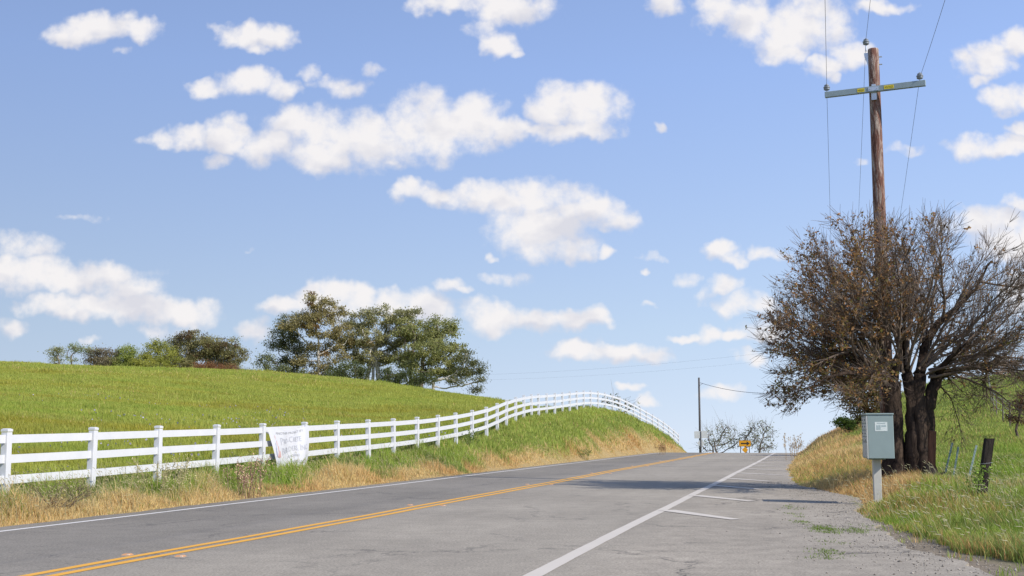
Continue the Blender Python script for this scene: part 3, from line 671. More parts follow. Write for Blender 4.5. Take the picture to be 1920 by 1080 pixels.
mb = MB(); vs = [Vector((sx_ * .085, sy_ * .02, 0)) + p for p in (Vector((0, 0, -.3)), dv) for sx_, sy_ in ((-1, -1), (1, -1), (1, 1), (-1, 1))]; vs[5].z -= .02; vs[4].z += .01
mb.add(vs, [(3, 2, 1, 0), (4, 5, 6, 7), (0, 1, 5, 4), (1, 2, 6, 5), (2, 3, 7, 6), (3, 0, 4, 7)]); mb.build('board_plank', rust, e)
# far wire fence up the hill
hp = [(1868, 776, 62), (1880, 782, 58), (1893, 788, 54), (1862, 768, 68), (1858, 760, 76), (1855, 750, 86)]
hf = None
for k, (px, py, Y) in enumerate(hp):
    x = W(px, py, Y).x; z = Hf(x, Y)
    if hf is None: hf = empty('wire_fence', (x, Y, z)); tag(hf, 'old thin post and wire fence running up the right green hill', 'fence'); O = Vector((x, Y, z))
    mb = MB(); mb.tube([Vector((x, Y, z - .2)) - O, Vector((x + .05, Y, z + 1.15)) - O], .035, 6); mb.build('post', bark('weathered_grey_post', (.10, .085, .065), (.24, .20, .16), 5) if k == 0 else hf.children[0].data.materials[0], hf)
for zz in (.5, .8, 1.1):
    mb = MB(); order = [2, 1, 0, 3, 4, 5]; pts = [Vector((W(*hp[q]).x + .03, hp[q][2], Hf(W(*hp[q]).x, hp[q][2]) + zz)) - O for q in order]; mb.tube(pts, .006, 4); mb.build('fence_wire', M_GALV, hf)

# ------------------------------------------------------------------ road signs near the crest
M_SIGNB = simple('sign_back_aluminium', (.42, .44, .42), .45, .1, 2, metallic=.3); M_SY = simple('sign_yellow', (.52, .25, .01), .5, .05); M_SK = simple('sign_black', (.02, .02, .02), .5, .05)
def mk_sign(Y, px, pyb):
    x = W(px, pyb, Y).x; return Vector((x, Y, Hf(x, Y)))
b0 = mk_sign(97, 1315, 845); s1 = empty('road_sign', b0); tag(s1, 'blank grey back of a wide panel over a diamond, left of the road crest', 'road sign')
zc = W(1315, 815, 97).z - b0.z
mb = MB(); mb.tube([(0, 0, -.3), (0, 0, zc + .28)], .032, 8); mb.build('sign_post', simple('sign_post_dark', (.12, .12, .12), .6), s1)
mb = MB(); mb.box((0, .05, zc), (1.15, .006, .58), Matrix.Rotation(R(12), 3, 'Z') @ Matrix.Rotation(R(-2.5), 3, 'Y')); mb.build('sign_panel', M_SIGNB, s1)
mb = MB(); zd = W(1315, 831, 97).z - b0.z; mb.box((0, .05, zd), (.50, .006, .50), Matrix.Rotation(R(12), 3, 'Z') @ Matrix.Rotation(R(45), 3, 'Y')); mb.build('diamond_panel', M_SIGNB, s1)
b1 = mk_sign(122, 1397, 843); s2 = empty('road_sign', b1); tag(s2, 'yellow sign with a black arrow pointing right, above a small yellow diamond, at the crest', 'road sign')
zc = W(1397, 831.5, 122).z - b1.z; zd = W(1397, 843.5, 122).z - b1.z
mb = MB()
for dx in (-.45, .45): mb.tube([(dx, .05, -.4), (dx, .05, zc + .2)], .04, 8)
mb.build('sign_post', tw, s2)
mb = MB(); mb.box((0, 0, zc), (1.22, .012, .62)); mb.build('sign_panel', M_SY, s2)
mb = MB(); mb.box((-.11, -.012, zc), (.62, .008, .13)); mb.add([(.18, -.015, zc - .22), (.50, -.015, zc), (.18, -.015, zc + .22), (.18, -.008, zc - .22), (.50, -.008, zc), (.18, -.008, zc + .22)], [(0, 1, 2), (5, 4, 3), (0, 3, 4, 1), (1, 4, 5, 2), (2, 5, 3, 0)]); mb.build('arrow', M_SK, s2)
mb = MB(); mb.box((0, 0, zd), (.46, .012, .46), Matrix.Rotation(R(45), 3, 'Y')); mb.build('diamond_panel', M_SY, s2)
mb = MB()
for zz, ww in ((.0, 1.22),):
    for (x, z, dx, dz) in ((0, .30, 1.22, .012), (0, -.30, 1.22, .012), (-.60, 0, .012, .6), (.60, 0, .012, .6)): mb.box((x, -.008, zc + z), (dx, .004, dz))
mb.build('sign_border', M_SK, s2)

# ------------------------------------------------------------------ tree tools
def seg_mesh(A, B, ra, rb, sides):
    n = len(A); d = B - A; L = np.linalg.norm(d, axis=1, keepdims=True) + 1e-9; d = d / L
    ref = np.where(np.abs(d[:, 2:3]) > .9, np.array([[1., 0, 0]]), np.array([[0, 0, 1.]]))
    x = np.cross(d, ref); x /= np.linalg.norm(x, axis=1, keepdims=True) + 1e-9; y = np.cross(d, x)
    an = np.arange(sides) * 2 * np.pi / sides; c, s_ = np.cos(an), np.sin(an)
    ring = x[:, None] * c[None, :, None] + y[:, None] * s_[None, :, None]
    B2 = B + d * (rb * .5)[:, None]
    VA = A[:, None] + ring * ra[:, None, None]; VB = B2[:, None] + ring * rb[:, None, None]
    V = np.concatenate([VA, VB], 1).reshape(-1, 3); base = (np.arange(n) * sides * 2)[:, None]
    k = np.arange(sides); q = np.stack([k, (k + 1) % sides, (k + 1) % sides + sides, k + sides], -1)
    return V, (base[:, :, None] + q[None]).reshape(-1, 4)
def join(parts):
    Vs, Qs, o = [], [], 0
    for V, Q in parts: Vs.append(V); Qs.append(Q + o); o += len(V)
    return np.concatenate(Vs), np.concatenate(Qs)
def colonize(seeds, attr, step, infl, kill, iters, grav=0.0, jitter=.15):
    r = np.random.default_rng(3); pos = [np.array(p, float) for p, _ in seeds]; par = [q for _, q in seeds]
    P = np.array(pos); par = list(par); near = np.full(len(attr), -1); nd = np.full(len(attr), 1e9); alive = np.ones(len(attr), bool); start = 0
    for it in range(iters):
        new = P[start:]
        if len(new):
            for a in range(0, len(new), 400):
                D = np.linalg.norm(attr[:, None] - new[None, a:a + 400], axis=2); m = D.argmin(1); dm = D[np.arange(len(attr)), m]
                b = dm < nd; nd[b] = dm[b]; near[b] = m[b] + start + a
        alive &= nd > kill
        act = alive & (nd < infl)
        if not act.any(): break
        ids = near[act]; v = attr[act] - P[ids]; v /= np.linalg.norm(v, axis=1, keepdims=True) + 1e-9
        acc = np.zeros_like(P); np.add.at(acc, ids, v); u = np.unique(ids); dd = acc[u]; dd /= np.linalg.norm(dd, axis=1, keepdims=True) + 1e-9
        dd += r.normal(0, jitter, dd.shape); dd[:, 2] += grav; dd /= np.linalg.norm(dd, axis=1, keepdims=True)
        start = len(P); P = np.concatenate([P, P[u] + dd * step]); par += list(u)
    return P, np.array(par)
def pipe(P, par, rtip, ex):
    n = len(P); acc = np.zeros(n); kids = np.zeros(n, int)
    for i in range(n - 1, -1, -1):
        if acc[i] == 0: acc[i] = rtip ** ex
        if par[i] >= 0: acc[par[i]] += acc[i]; kids[par[i]] += 1
    return acc ** (1 / ex), kids
def leaves_mesh(name, C, size, col, mat, parent, fold=True, droop=0.0, aspect=.55):
    n = len(C); a = rng.normal(size=(n, 3)); a[:, 2] -= droop; a /= np.linalg.norm(a, axis=1, keepdims=True)
    b = np.cross(a, rng.normal(size=(n, 3))); b /= np.linalg.norm(b, axis=1, keepdims=True)
    sz = size * rng.uniform(.6, 1.35, n); L = a * sz[:, None]; w = b * (sz * aspect * .5)[:, None]
    nn = np.cross(a, b) * (sz * .12)[:, None]
    V = np.stack([C - L * .5, C + w + nn, C + L * .5, C - w + nn], 1).reshape(-1, 3); k = np.arange(n)[:, None] * 4
    T = np.concatenate([k + np.array([[0, 1, 2]]), k + np.array([[0, 2, 3]])])
    me = mesh_np(name, V, tris=T, cols=np.repeat(col, 4, 0)); return link(name, me, mat, parent)

# ------------------------------------------------------------------ brown roadside tree
TB = W(1700, 890, 27.5); tx, ty = TB.x, 27.5; tz = Hf(tx, ty)
tree = empty('old_tree', (tx, ty, tz)); tag(tree, 'spreading multi-trunk tree with brown dead leaves on its left and bare twigs on its right', 'tree')
def TP(px, py, dy=0.0): p = W(px, py, 27.5 + dy); return np.array([p.x - tx, p.y - ty, p.z - tz])
B_TR = bark('dark_bark', (.012, .009, .008), (.075, .052, .038), 9); B_TW = simple('twig_bark', (.155, .115, .085), .9, .3, 3)
stems = [ # centre line in the picture, radius
 ([(1680, 905, 0), (1678, 880, 0), (1676, 840, 0), (1674, 790, 0), (1673, 750, 0), (1672, 715, 0)], [.38, .27, .22, .20, .19, .20]),
 ([(1716, 905, -.1), (1714, 880, -.1), (1711, 830, -.1), (1711, 780, 0), (1708, 740, 0), (1700, 700, .1)], [.24, .20, .165, .14, .13, .12]),
 ([(1732, 905, -.2), (1730, 880, -.2), (1727, 840, -.15), (1724, 790, -.1), (1722, 740, 0), (1726, 700, 0)], [.26, .20, .155, .13, .13, .13]),
 ([(1742, 900, .15), (1740, 870, .15), (1737, 820, .15), (1738, 770, .15), (1746, 735, .15), (1758, 706, .15)], [.22, .18, .16, .15, .14, .12]),
 ([(1672, 715, 0), (1655, 700, -.2), (1625, 680, -.4), (1590, 660, -.5)], [.13, .09, .055, .018]),
 ([(1672, 715, 0), (1668, 680, .2), (1650, 640, .4)], [.16, .09, .03]),
 ([(1672, 715, 0), (1684, 675, -.2), (1690, 630, -.3)], [.14, .085, .03]),
 ([(1700, 700, .1), (1698, 660, .3), (1690, 610, .5)], [.11, .07, .025]),
 ([(1726, 700, 0), (1735, 655, .2), (1755, 610, .3), (1790, 580, .2), (1830, 540, .1), (1858, 490, 0)], [.12, .10, .08, .06, .04, .014]),
 ([(1758, 706, .15), (1790, 692, .1), (1830, 688, 0), (1870, 700, -.2)], [.10, .07, .045, .014]),
 ([(1758, 706, .15), (1778, 672, -.4), (1815, 640, -.8)], [.09, .055, .016]),
 ([(1655, 700, -.2), (1610, 695, -.7), (1560, 705, -1.0), (1520, 720, -1.2)], [.07, .05, .03, .010])]
seeds = []; mbT = MB()
def knob(p, k): return p
for pts, rad in stems:
    P_ = [TP(*p) for p in pts]; fine_p, fine_r = [], []
    for k in range(len(P_) - 1):
        for q in range(4):
            f = q / 4; fine_p.append(Vector(P_[k] * (1 - f) + P_[k + 1] * f) + Vector(rng.normal(0, .012, 3))); fine_r.append((rad[k] * (1 - f) + rad[k + 1] * f) * rng.uniform(.94, 1.08))
    fine_p.append(Vector(P_[-1])); fine_r.append(rad[-1]); b = len(mbT.v); mbT.tube(fine_p, fine_r, 16)
    for q in range(b, len(mbT.v)):
        v = Vector(mbT.v[q]); i = (q - b) // 16
        if i < len(fine_p): # fluted, gnarled surface
            a = 2 * math.pi * ((q - b) % 16) / 16; k = 1 + .13 * math.sin(a * 3 + i * .35) + .07 * math.sin(a * 7 + i * .8)
            mbT.v[q] = tuple(fine_p[i] + (v - fine_p[i]) * k)
mbT.build('trunk', B_TR, tree, True)
pid = 0
for si, (pts, rad) in enumerate(stems):
    if si < 4: continue
    P_ = [TP(*p) for p in pts]; last = -1
    for k in range(len(P_) - 1):
        m = max(2, int(np.linalg.norm(P_[k + 1] - P_[k]) / .18))
        for q in range(m):
            seeds.append((P_[k] + (P_[k + 1] - P_[k]) * q / m, last)); last = len(seeds) - 1
    seeds.append((P_[-1], last))
# a fan of straight-ish limbs, each carrying side shoots and twigs
FORK = TP(1700, 712); PXM = 1 / 80.0
REACH = lambda ph: np.interp(ph, [-25, -12, 0, 15, 30, 45, 60, 75, 90, 105, 120, 135, 150, 165, 180, 192, 205], [240, 262, 268, 272, 312, 330, 334, 334, 330, 318, 330, 300, 280, 262, 242, 190, 120]) * PXM
SEG = []; TIPS = []
def unit(v): return v / (np.linalg.norm(v) + 1e-9)
def shoot(p, d, L, r0, lv, up_):
    n = max(2, int(L / .16)) if lv > 1 else 2; st_ = L / n; q = p; dd = d
    for k in range(n):
        dd = unit(dd + rng.normal(0, .075 if lv == 3 else .13, 3) + np.array([0, 0, up_])); e = q + dd * st_; ra_ = r0 * (1 - .82 * k / n); rb_ = r0 * (1 - .82 * (k + 1) / n)
        SEG.append((q, e, ra_, rb_)); q = e; f = (k + 1) / n
        if lv == 3 and f > .16:
            for _ in range(rng.integers(1, 4)):
                side = unit(np.cross(dd, rng.normal(size=3))); shoot(q, unit(dd * 1.0 + side * rng.uniform(.45, .95)), rng.uniform(.35, .95) * (1.15 - .55 * f), max(.006, rb_ * .55), 2, .03)
        elif lv == 2:
            for _ in range(rng.integers(1, 3)):
                side = unit(np.cross(dd, rng.normal(size=3))); shoot(q, unit(dd + side * rng.uniform(.35, 1.0)), rng.uniform(.12, .36), .0052, 1, .05)
    TIPS.append(q); TIPS.append(p + (q - p) * .55)
    if lv >= 2:
        for _ in range(3):
            m_ = q + unit(dd + rng.normal(0, .28, 3)) * rng.uniform(.12, .3); SEG.append((q, m_, .005, .004)); SEG.append((m_, m_ + unit(m_ - q + np.array([0, 0, .04]) + rng.normal(0, .04, 3)) * rng.uniform(.1, .26), .004, .0025))
starts = [TP(1672, 712), TP(1690, 695), TP(1702, 690), TP(1726, 700), TP(1745, 700), TP(1758, 706)]
NL = 88
for k in range(NL):
    ph = -14 + 203 * (k + rng.uniform(.1, .9)) / NL; a = math.radians(ph); dep = rng.uniform(-1, 1) * .85
    end = FORK + np.array([math.cos(a), 0, math.sin(a)]) * REACH(ph) * math.sqrt(max(.25, 1 - .55 * dep * dep)) * rng.uniform(.80, .97) + np.array([0, dep * 2.5, 0])
    st_i = int(np.clip((FORK[0] + math.cos(a) * .45 - starts[0][0]) / (starts[-1][0] - starts[0][0]) * 5.99, 0, 5)); b0_ = starts[st_i] + rng.normal(0, .05, 3)
    if rng.random() < .55: # branch off one of the modelled limbs
        cand_ = [q for q, _ in seeds]; ln = np.array(cand_); w_ = np.linalg.norm(ln - end, axis=1) + .6 * np.linalg.norm(ln - b0_, axis=1) * 1.2; b0_ = ln[np.argsort(w_)[rng.integers(0, 8)]]
    d = end - b0_; L = np.linalg.norm(d); low_ = ph < 12 or ph > 172
    shoot(b0_, unit(d + np.array([0, 0, -.10 if not low_ else (.10 if ph > 90 else .28)])), L, .036 * rng.uniform(.8, 1.25), 3, .012 if not low_ else (-.012 if ph > 90 else -.035))
A_ = np.array([q[0] for q in SEG]); B_ = np.array([q[1] for q in SEG]); RA = np.array([q[2] for q in SEG]); RB = np.array([q[3] for q in SEG])
cap_ = (RA > .012); parts = [seg_mesh(A_[cap_], B_[cap_], RA[cap_], RB[cap_], 6), seg_mesh(A_[~cap_], B_[~cap_], np.maximum(RA[~cap_], .0042), np.maximum(RB[~cap_], .0024), 3)]
V, Q = join(parts); link('branches', mesh_np('branches', V, quads=Q), B_TW, tree)
# dead brown leaves, thick to the left, sparse to the right
cand = np.array(TIPS); split = TP(1705, 600)[0]
pr = 1 / (1 + np.exp((cand[:, 0] - split + .2) / .42)); pr = .03 + .35 * pr
pr *= np.where(fbm(cand[:, 0] * 2.2 + 9, cand[:, 2] * 2.2 + cand[:, 1] * 1.5, 61, 3) > .46, 1.0, .28)
keep = cand[rng.random(len(cand)) < pr]; C = np.concatenate([keep + rng.normal(0, .035, keep.shape) for _ in range(5)])
cl = np.array([.30, .168, .068]) * rng.uniform(.5, 1.6, (len(C), 1)) * rng.uniform(.9, 1.1, (len(C), 3))
low = ((C[:, 2] < TP(1700, 640)[2]) & (rng.random(len(C)) < .35)) | (rng.random(len(C)) < .08); cl[low] = np.array([.22, .19, .05]) * rng.uniform(.6, 1.5, (low.sum(), 1))
leaves_mesh('leaves', C, .072, cl, M_LEAF, tree, droop=.5, aspect=.6)
print('old tree segs', len(SEG), 'leaves', len(C))
# burnt stump at the foot
sx0, sy0 = W(1742, 890, 26.3).x, 26.3; st = empty('burnt_stump', (sx0, sy0, Hf(sx0, sy0))); tag(st, 'small charred black stump with a jagged limb at the foot of the right trunk', 'stump')
mb = MB(); mb.tube([(0, 0, -.15), (-.02, 0, .1), (.02, .02, .25), (0, 0, .36)], [.2, .17, .14, .05], 9); mb.tube([(.05, 0, .08), (.2, -.05, .1), (.33, -.08, .17)], [.05, .04, .012], 6); mb.build('stump_wood', tw, st)

# ------------------------------------------------------------------ generic trees made of leaf clumps
def make_tree(name, label, Y, base, blobs, trunk_r, nclump, per, leaf, c_lo, c_hi, barkm, cat='tree', group=None, depth=1.0, gaps=.5, stems_=1, clump=.9, orange=None, bare=0.0, twig=.03):
    bx = W(base, 800, Y).x; bz = Hf(bx, Y); o = empty(name, (bx, Y, bz)); tag(o, label, cat, group)
    O = np.array([bx, Y, bz]); B = []
    k = Y / F_PX
    for (px, py, rx, ry) in blobs:
        p = W(px, py, Y); B.append((np.array([p.x, p.y, p.z]) - O, rx * k, ry * k))
    rt = []; seeds_ = []
    vol = np.array([b[1] * b[1] * b[2] for b in B]) ** .75; vol /= vol.sum(); centres = []; 
    for (c, a, h), f in zip(B, vol):
        n = max(3, int(nclump * f)); q = rng.normal(size=(n, 3)); q /= np.linalg.norm(q, axis=1, keepdims=True)
        q *= (rng.random((n, 1)) ** (1 / 3.) * .55 + .45 * rng.random((n, 1)) ** .15) ; off = rng.normal(0, .35 * a * depth, 3) * np.array([0, 1, 0])
        q[:, 2] = np.where(q[:, 2] < -.25, q[:, 2] * .5, q[:, 2]) if 138 <= Y < 145 and trunk_r > .17 else q[:, 2]
        centres.append(c + off + q * np.array([a, a * depth, h]) * .95)
    C = np.concatenate(centres)
    hmin = max(.3, C[:, 2].min())
    # skeleton: grow towards the clumps
    sd = []
    for s_i in range(stems_):
        last = -1; bxo = (s_i - (stems_ - 1) / 2) * trunk_r * 3.2; hh_ = hmin + .25 * (C[:, 2].max() - hmin); m = max(4, int(hh_ / .5)); lean = rng.normal(0, .1)
        for q in range(m + 1):
            sd.append((np.array([bxo + lean * q * hh_ / m + rng.normal(0, .04), rng.normal(0, .1), -.3 + (hh_ + .3) * q / m]), last)); last = len(sd) - 1
    step = max(.35, Y / 350.)
    Pn, pr_ = colonize(sd, C, step, 40, step * 1.2, 140, .03, .18); r_, kd = pipe(Pn, pr_, twig, 2.3); r_ = np.minimum(r_ * trunk_r / r_.max(), trunk_r); r_ = np.maximum(r_, twig * .5)
    ii = np.where(pr_ >= 0)[0]; Vt, Qt = seg_mesh(Pn[pr_[ii]], Pn[ii], np.minimum(r_[pr_[ii]], r_[ii] * 1.35), r_[ii], 6)
    link('trunk', mesh_np('trunk', Vt, quads=Qt), barkm, o, True)
    if bare:
        tp = Pn[np.where(kd == 0)[0]]; rep = np.repeat(tp, 5, 0); cn = C.mean(0); d = rep - cn; d /= np.linalg.norm(d, axis=1, keepdims=True); d = d * .6 + rng.normal(0, .5, d.shape) + np.array([0, 0, .35]); e = rep + d * rng.uniform(.4, 1.1, (len(rep), 1)) * bare
        Vt, Qt = seg_mesh(rep, e, np.full(len(rep), twig * .55), np.full(len(rep), twig * .2), 3); link('twigs', mesh_np('twigs', Vt, quads=Qt), barkm, o)
    if per:
        n = len(C); cs = clump * rng.uniform(.6, 1.3, (n, 1)); per = int(per * (2.2 if per > 20 and Y > 100 else 1)); leaf = leaf * (.56 if Y > 100 and per > 30 else 1); cs = cs * (.8 if Y > 100 else 1); L = np.repeat(C, per, 0) + rng.normal(size=(n * per, 3)) * np.repeat(cs, per, 0) * np.array([.5, .5, .33])
        mixv = np.repeat(rng.random((n, 1)), per, 0) * .7 + rng.random((n * per, 1)) * .3
        col = np.array(c_lo) * (1 - mixv) + np.array(c_hi) * mixv
        if orange is not None:
            m_ = np.repeat(rng.random(n) < orange[0], per); col[m_] = np.array(orange[1]) * rng.uniform(.7, 1.3, (m_.sum(), 1))
        col = col * rng.uniform(.75, 1.25, (len(col), 1)); leaves_mesh('crown', L, leaf, col, M_LEAF, o, droop=.6, aspect=.5)
    return o
B_PALE = bark('pale_gum_bark', (.30, .26, .21), (.62, .58, .50), 1.2); B_MID = bark('grey_bark', (.10, .08, .06), (.30, .25, .20), 1.2); B_DK = bark('brown_bark', (.05, .038, .03), (.16, .12, .09), 2)
EL, EH = (0.194, 0.192, 0.0845), (0.425, 0.396, 0.169)
G1 = 'eucalyptus trees in the large clump on the left hill'
make_tree('eucalyptus_tree', 'tallest slender eucalyptus with pale white trunk and russet top, left part of the large clump', 140, 597,
  [(592, 568, 26, 24), (628, 582, 26, 24), (604, 598, 30, 20), (584, 590, 24, 20), (576, 608, 26, 22), (612, 622, 34, 26), (640, 630, 20, 30), (560, 612, 34, 18), (600, 655, 36, 20), (575, 680, 26, 20), (618, 685, 22, 16), (642, 665, 18, 26), (590, 700, 30, 12)], .19, 180, 48, .40, (0.213, 0.186, 0.078), (0.45, 0.372, 0.156), B_PALE, group=G1, orange=(.07, (.24, .145, .055)))
make_tree('eucalyptus_tree', 'sparse grey green eucalyptus leaning left on the left edge of the large clump', 142, 553,
  [(530, 632, 30, 24), (545, 605, 26, 18), (520, 648, 22, 14), (552, 665, 28, 26), (534, 690, 26, 22), (560, 700, 24, 14), (548, 640, 22, 30)], .14, 130, 44, .36, EL, (.12, .13, .05), B_PALE, group=G1)
make_tree('eucalyptus_tree', 'low dark rounded eucalyptus at the far left foot of the large clump', 139, 512,
  [(500, 680, 20, 18), (522, 700, 30, 20), (545, 705, 30, 18)], .16, 60, 46, .34, (0.125, 0.144, 0.0585), (0.263, 0.276, 0.117), B_DK, group=G1)
make_tree('eucalyptus_tree', 'broad dense olive eucalyptus with forking pale limbs in the centre of the large clump', 143, 697,
  [(672, 606, 34, 28), (720, 596, 36, 26), (760, 600, 24, 20), (690, 640, 46, 28), (735, 635, 42, 28), (655, 640, 26, 26), (700, 672, 40, 20), (745, 668, 40, 24), (775, 592, 22, 14), (658, 668, 20, 22), (778, 640, 22, 30)], .30, 250, 50, .40, EL, EH, B_PALE, group=G1, orange=(.05, (.23, .16, .05)), stems_=3)
make_tree('eucalyptus_tree', 'broad bright green eucalyptus on the right of the large clump, domed top', 141, 775,
  [(790, 625, 36, 26), (760, 622, 28, 24), (822, 614, 32, 24), (840, 640, 24, 26), (800, 660, 46, 28), (842, 672, 30, 24), (770, 680, 36, 24), (815, 695, 44, 20), (840, 610, 18, 16), (862, 655, 14, 20), (850, 700, 30, 16)], .28, 240, 50, .40, (0.188, 0.21, 0.0715), (0.438, 0.426, 0.15), B_MID, group=G1, stems_=3)
make_tree('eucalyptus_tree', 'outer right eucalyptus limb-tree drooping down the slope at the clump edge', 139, 812,
  [(878, 676, 20, 20), (893, 692, 18, 18), (872, 700, 18, 16), (898, 712, 12, 14), (890, 730, 14, 10), (855, 715, 20, 10)], .2, 60, 44, .34, EL, (.13, .14, .05), B_PALE, group=G1, gaps=1)
make_tree('dark_shrub', 'dark green undergrowth shrub at the foot of the central clump trunks, left of the fork', 137, 655,
  [(655, 695, 30, 20), (630, 705, 26, 16), (680, 700, 14, 14)], .12, 60, 50, .34, (0.075, 0.096, 0.0364), (0.163, 0.186, 0.065), B_DK, cat='shrub', group='dark shrubs under the large clump')
make_tree('dark_shrub', 'dark green undergrowth shrub right of the fork under the large clump', 137, 745,
  [(735, 712, 24, 16), (765, 710, 26, 18), (795, 715, 26, 16), (720, 700, 14, 16)], .12, 70, 50, .34, (0.075, 0.096, 0.0364), (0.163, 0.186, 0.065), B_DK, cat='shrub', group='dark shrubs under the large clump')
G2 = 'trees of the smaller clump on the far left hill'
make_tree('hill_tree', 'small round airy tree, leftmost on the hill skyline', 158, 103, [(104, 661, 14, 12), (104, 675, 12, 9)], .10, 22, 34, .32, (0.208, 0.224, 0.0946), (0.416, 0.4, 0.163), B_MID, group=G2)
make_tree('hill_tree', 'thin open tree with flat tufts second from the left on the hill skyline', 158, 135, [(128, 653, 16, 9), (145, 656, 14, 7), (158, 655, 17, 6), (138, 671, 14, 7)], .10, 26, 26, .32, (0.208, 0.25, 0.108), (0.39, 0.425, 0.19), B_MID, group=G2)
make_tree('hill_tree', 'purplish grey sparse tree between thin open trees and bright green tree', 160, 196, [(178, 667, 19, 14), (196, 667, 19, 14), (214, 669, 17, 14), (188, 679, 31, 12), (216, 683, 22, 12)], .12, 110, 40, .34, (0.169, 0.137, 0.0946), (0.338, 0.287, 0.163), B_DK, group=G2)
make_tree('hill_tree', 'bright green feathery tree left of centre in the smaller clump', 159, 240, [(238, 663, 18, 17), (232, 679, 19, 14), (255, 671, 14, 14), (246, 685, 31, 12)], .10, 100, 44, .32, (0.156, 0.212, 0.049), (0.39, 0.425, 0.0946), B_DK, group=G2)
make_tree('hill_tree', 'yellow green upright tree in the middle of the smaller clump', 157, 296, [(285, 659, 20, 19), (306, 659, 19, 19), (275, 679, 24, 14), (318, 675, 22, 17), (296, 647, 14, 14), (292, 687, 41, 14), (262, 683, 19, 12)], .12, 150, 46, .32, (0.208, 0.238, 0.049), (0.494, 0.474, 0.0946), B_DK, group=G2)
make_tree('hill_tree', 'tallest tree of the smaller clump, grey green with rust tips', 161, 355, [(338, 637, 24, 17), (365, 637, 26, 17), (345, 659, 31, 21), (375, 659, 29, 24), (325, 664, 22, 21), (385, 644, 19, 14), (340, 685, 36, 17), (372, 683, 41, 19), (350, 627, 19, 12)], .2, 200, 48, .36, (0.169, 0.17, 0.0761), (0.39, 0.349, 0.148), B_MID, group=G2, stems_=3, orange=(.25, (.15, .095, .045)))
make_tree('hill_tree', 'rounded olive tree at the right end of the smaller clump', 160, 420, [(405, 647, 26, 19), (432, 654, 24, 21), (446, 667, 17, 19), (418, 674, 29, 21), (440, 687, 19, 12), (410, 689, 36, 17), (395, 659, 24, 19)], .18, 180, 48, .36, (0.182, 0.175, 0.0761), (0.39, 0.349, 0.135), B_MID, group=G2, stems_=2, orange=(.2, (.15, .10, .045)))
make_tree('rusty_shrub', 'low rust orange shrub in front of the smaller clump', 154, 385, [(378, 687, 24, 8), (400, 689, 26, 8), (424, 691, 22, 8)], .08, 50, 50, .26, (0.22, 0.11, 0.05), (0.36, 0.18, 0.08), B_DK, cat='shrub')
make_tree('hill_shrub', 'tiny grey green shrub alone on the skyline between the two clumps', 156, 470, [(468, 697, 14, 6), (478, 700, 10, 5)], .05, 14, 30, .24, (0.114, 0.125, 0.0676), (0.195, 0.203, 0.101), B_MID, cat='shrub')
# trees beyond the crest
G3 = 'sparse spring trees beyond the crest'
CR1, CR2 = (.16, .17, .09), (.30, .30, .16)
B_CR = bark('spring_bark', (.13, .115, .10), (.28, .25, .23), 1.5)
make_tree('young_tree', 'sparse twiggy tree just right of the distant slim pole', 165, 1333, [(1330, 818, 14, 18), (1340, 832, 16, 14), (1322, 838, 14, 12)], .13, 90, 4, .22, CR1, CR2, B_CR, group=G3, bare=1.3, twig=.028)
make_tree('young_tree', 'sparse twiggy tree left of the yellow arrow sign', 162, 1353, [(1355, 808, 16, 16), (1372, 812, 12, 14), (1362, 828, 22, 14), (1380, 830, 14, 12)], .15, 130, 5, .22, CR1, CR2, B_CR, group=G3, bare=1.3, twig=.028)
make_tree('young_tree', 'sparse twiggy tree rising behind the yellow arrow sign', 160, 1405, [(1408, 805, 12, 14), (1398, 818, 12, 12), (1412, 825, 12, 12)], .14, 100, 5, .22, CR1, CR2, B_CR, group=G3, bare=1.3, twig=.028)
make_tree('young_tree', 'sparse leaning tree right of the yellow arrow sign', 158, 1418, [(1432, 800, 14, 12), (1442, 812, 12, 14), (1428, 822, 16, 12), (1445, 835, 12, 12), (1430, 840, 18, 8)], .15, 130, 5, .22, CR1, CR2, B_CR, group=G3, bare=1.0, twig=.028)
make_tree('young_tree', 'bare twiggy tree glimpsed between the fence rails over the mound', 118, 1165, [(1160, 752, 22, 8), (1140, 756, 16, 8), (1180, 762, 14, 10)], .16, 40, 3, .26, CR1, CR2, B_MID, bare=.9, twig=.03)
# right: trees on the bank behind the brown tree
make_tree('bank_tree', 'olive brown bushy tree on the right bank behind the mailbox', 72, 1625, [(1600, 715, 28, 22), (1630, 700, 30, 24), (1585, 745, 18, 18), (1620, 745, 32, 26), (1655, 735, 26, 30), (1640, 775, 26, 16), (1600, 770, 18, 14), (1618, 795, 22, 14), (1648, 802, 18, 14), (1575, 722, 16, 16)], .20, 300, 34, .15, (.075, .065, .022), (.19, .145, .05), B_DK, clump=.5, orange=(.3, (.17, .09, .035)), bare=.5, twig=.02)
make_tree('green_shrub', 'small bright green shrub at the left foot of the olive brown tree', 70, 1585, [(1582, 792, 13, 9), (1594, 798, 12, 8)], .05, 40, 40, .13, (.04, .07, .012), (.10, .15, .025), B_DK, cat='shrub', clump=.3)
make_tree('thorny_shrub', 'reddish brown bare shrub on the right hill at the frame edge', 48, 1905, [(1908, 762, 16, 12), (1924, 750, 20, 18), (1898, 782, 10, 8), (1912, 786, 14, 8)], .05, 110, 14, .09, (.09, .05, .03), (.20, .10, .05), B_DK, cat='shrub', clump=.3, bare=.45, twig=.014)
make_tree('green_shrub', 'dark green low bush on the right hill slope', 70, 1805, [(1806, 786, 10, 5)], .04, 26, 40, .12, (.05, .09, .02), (.09, .14, .03), B_DK, cat='shrub', clump=.3)
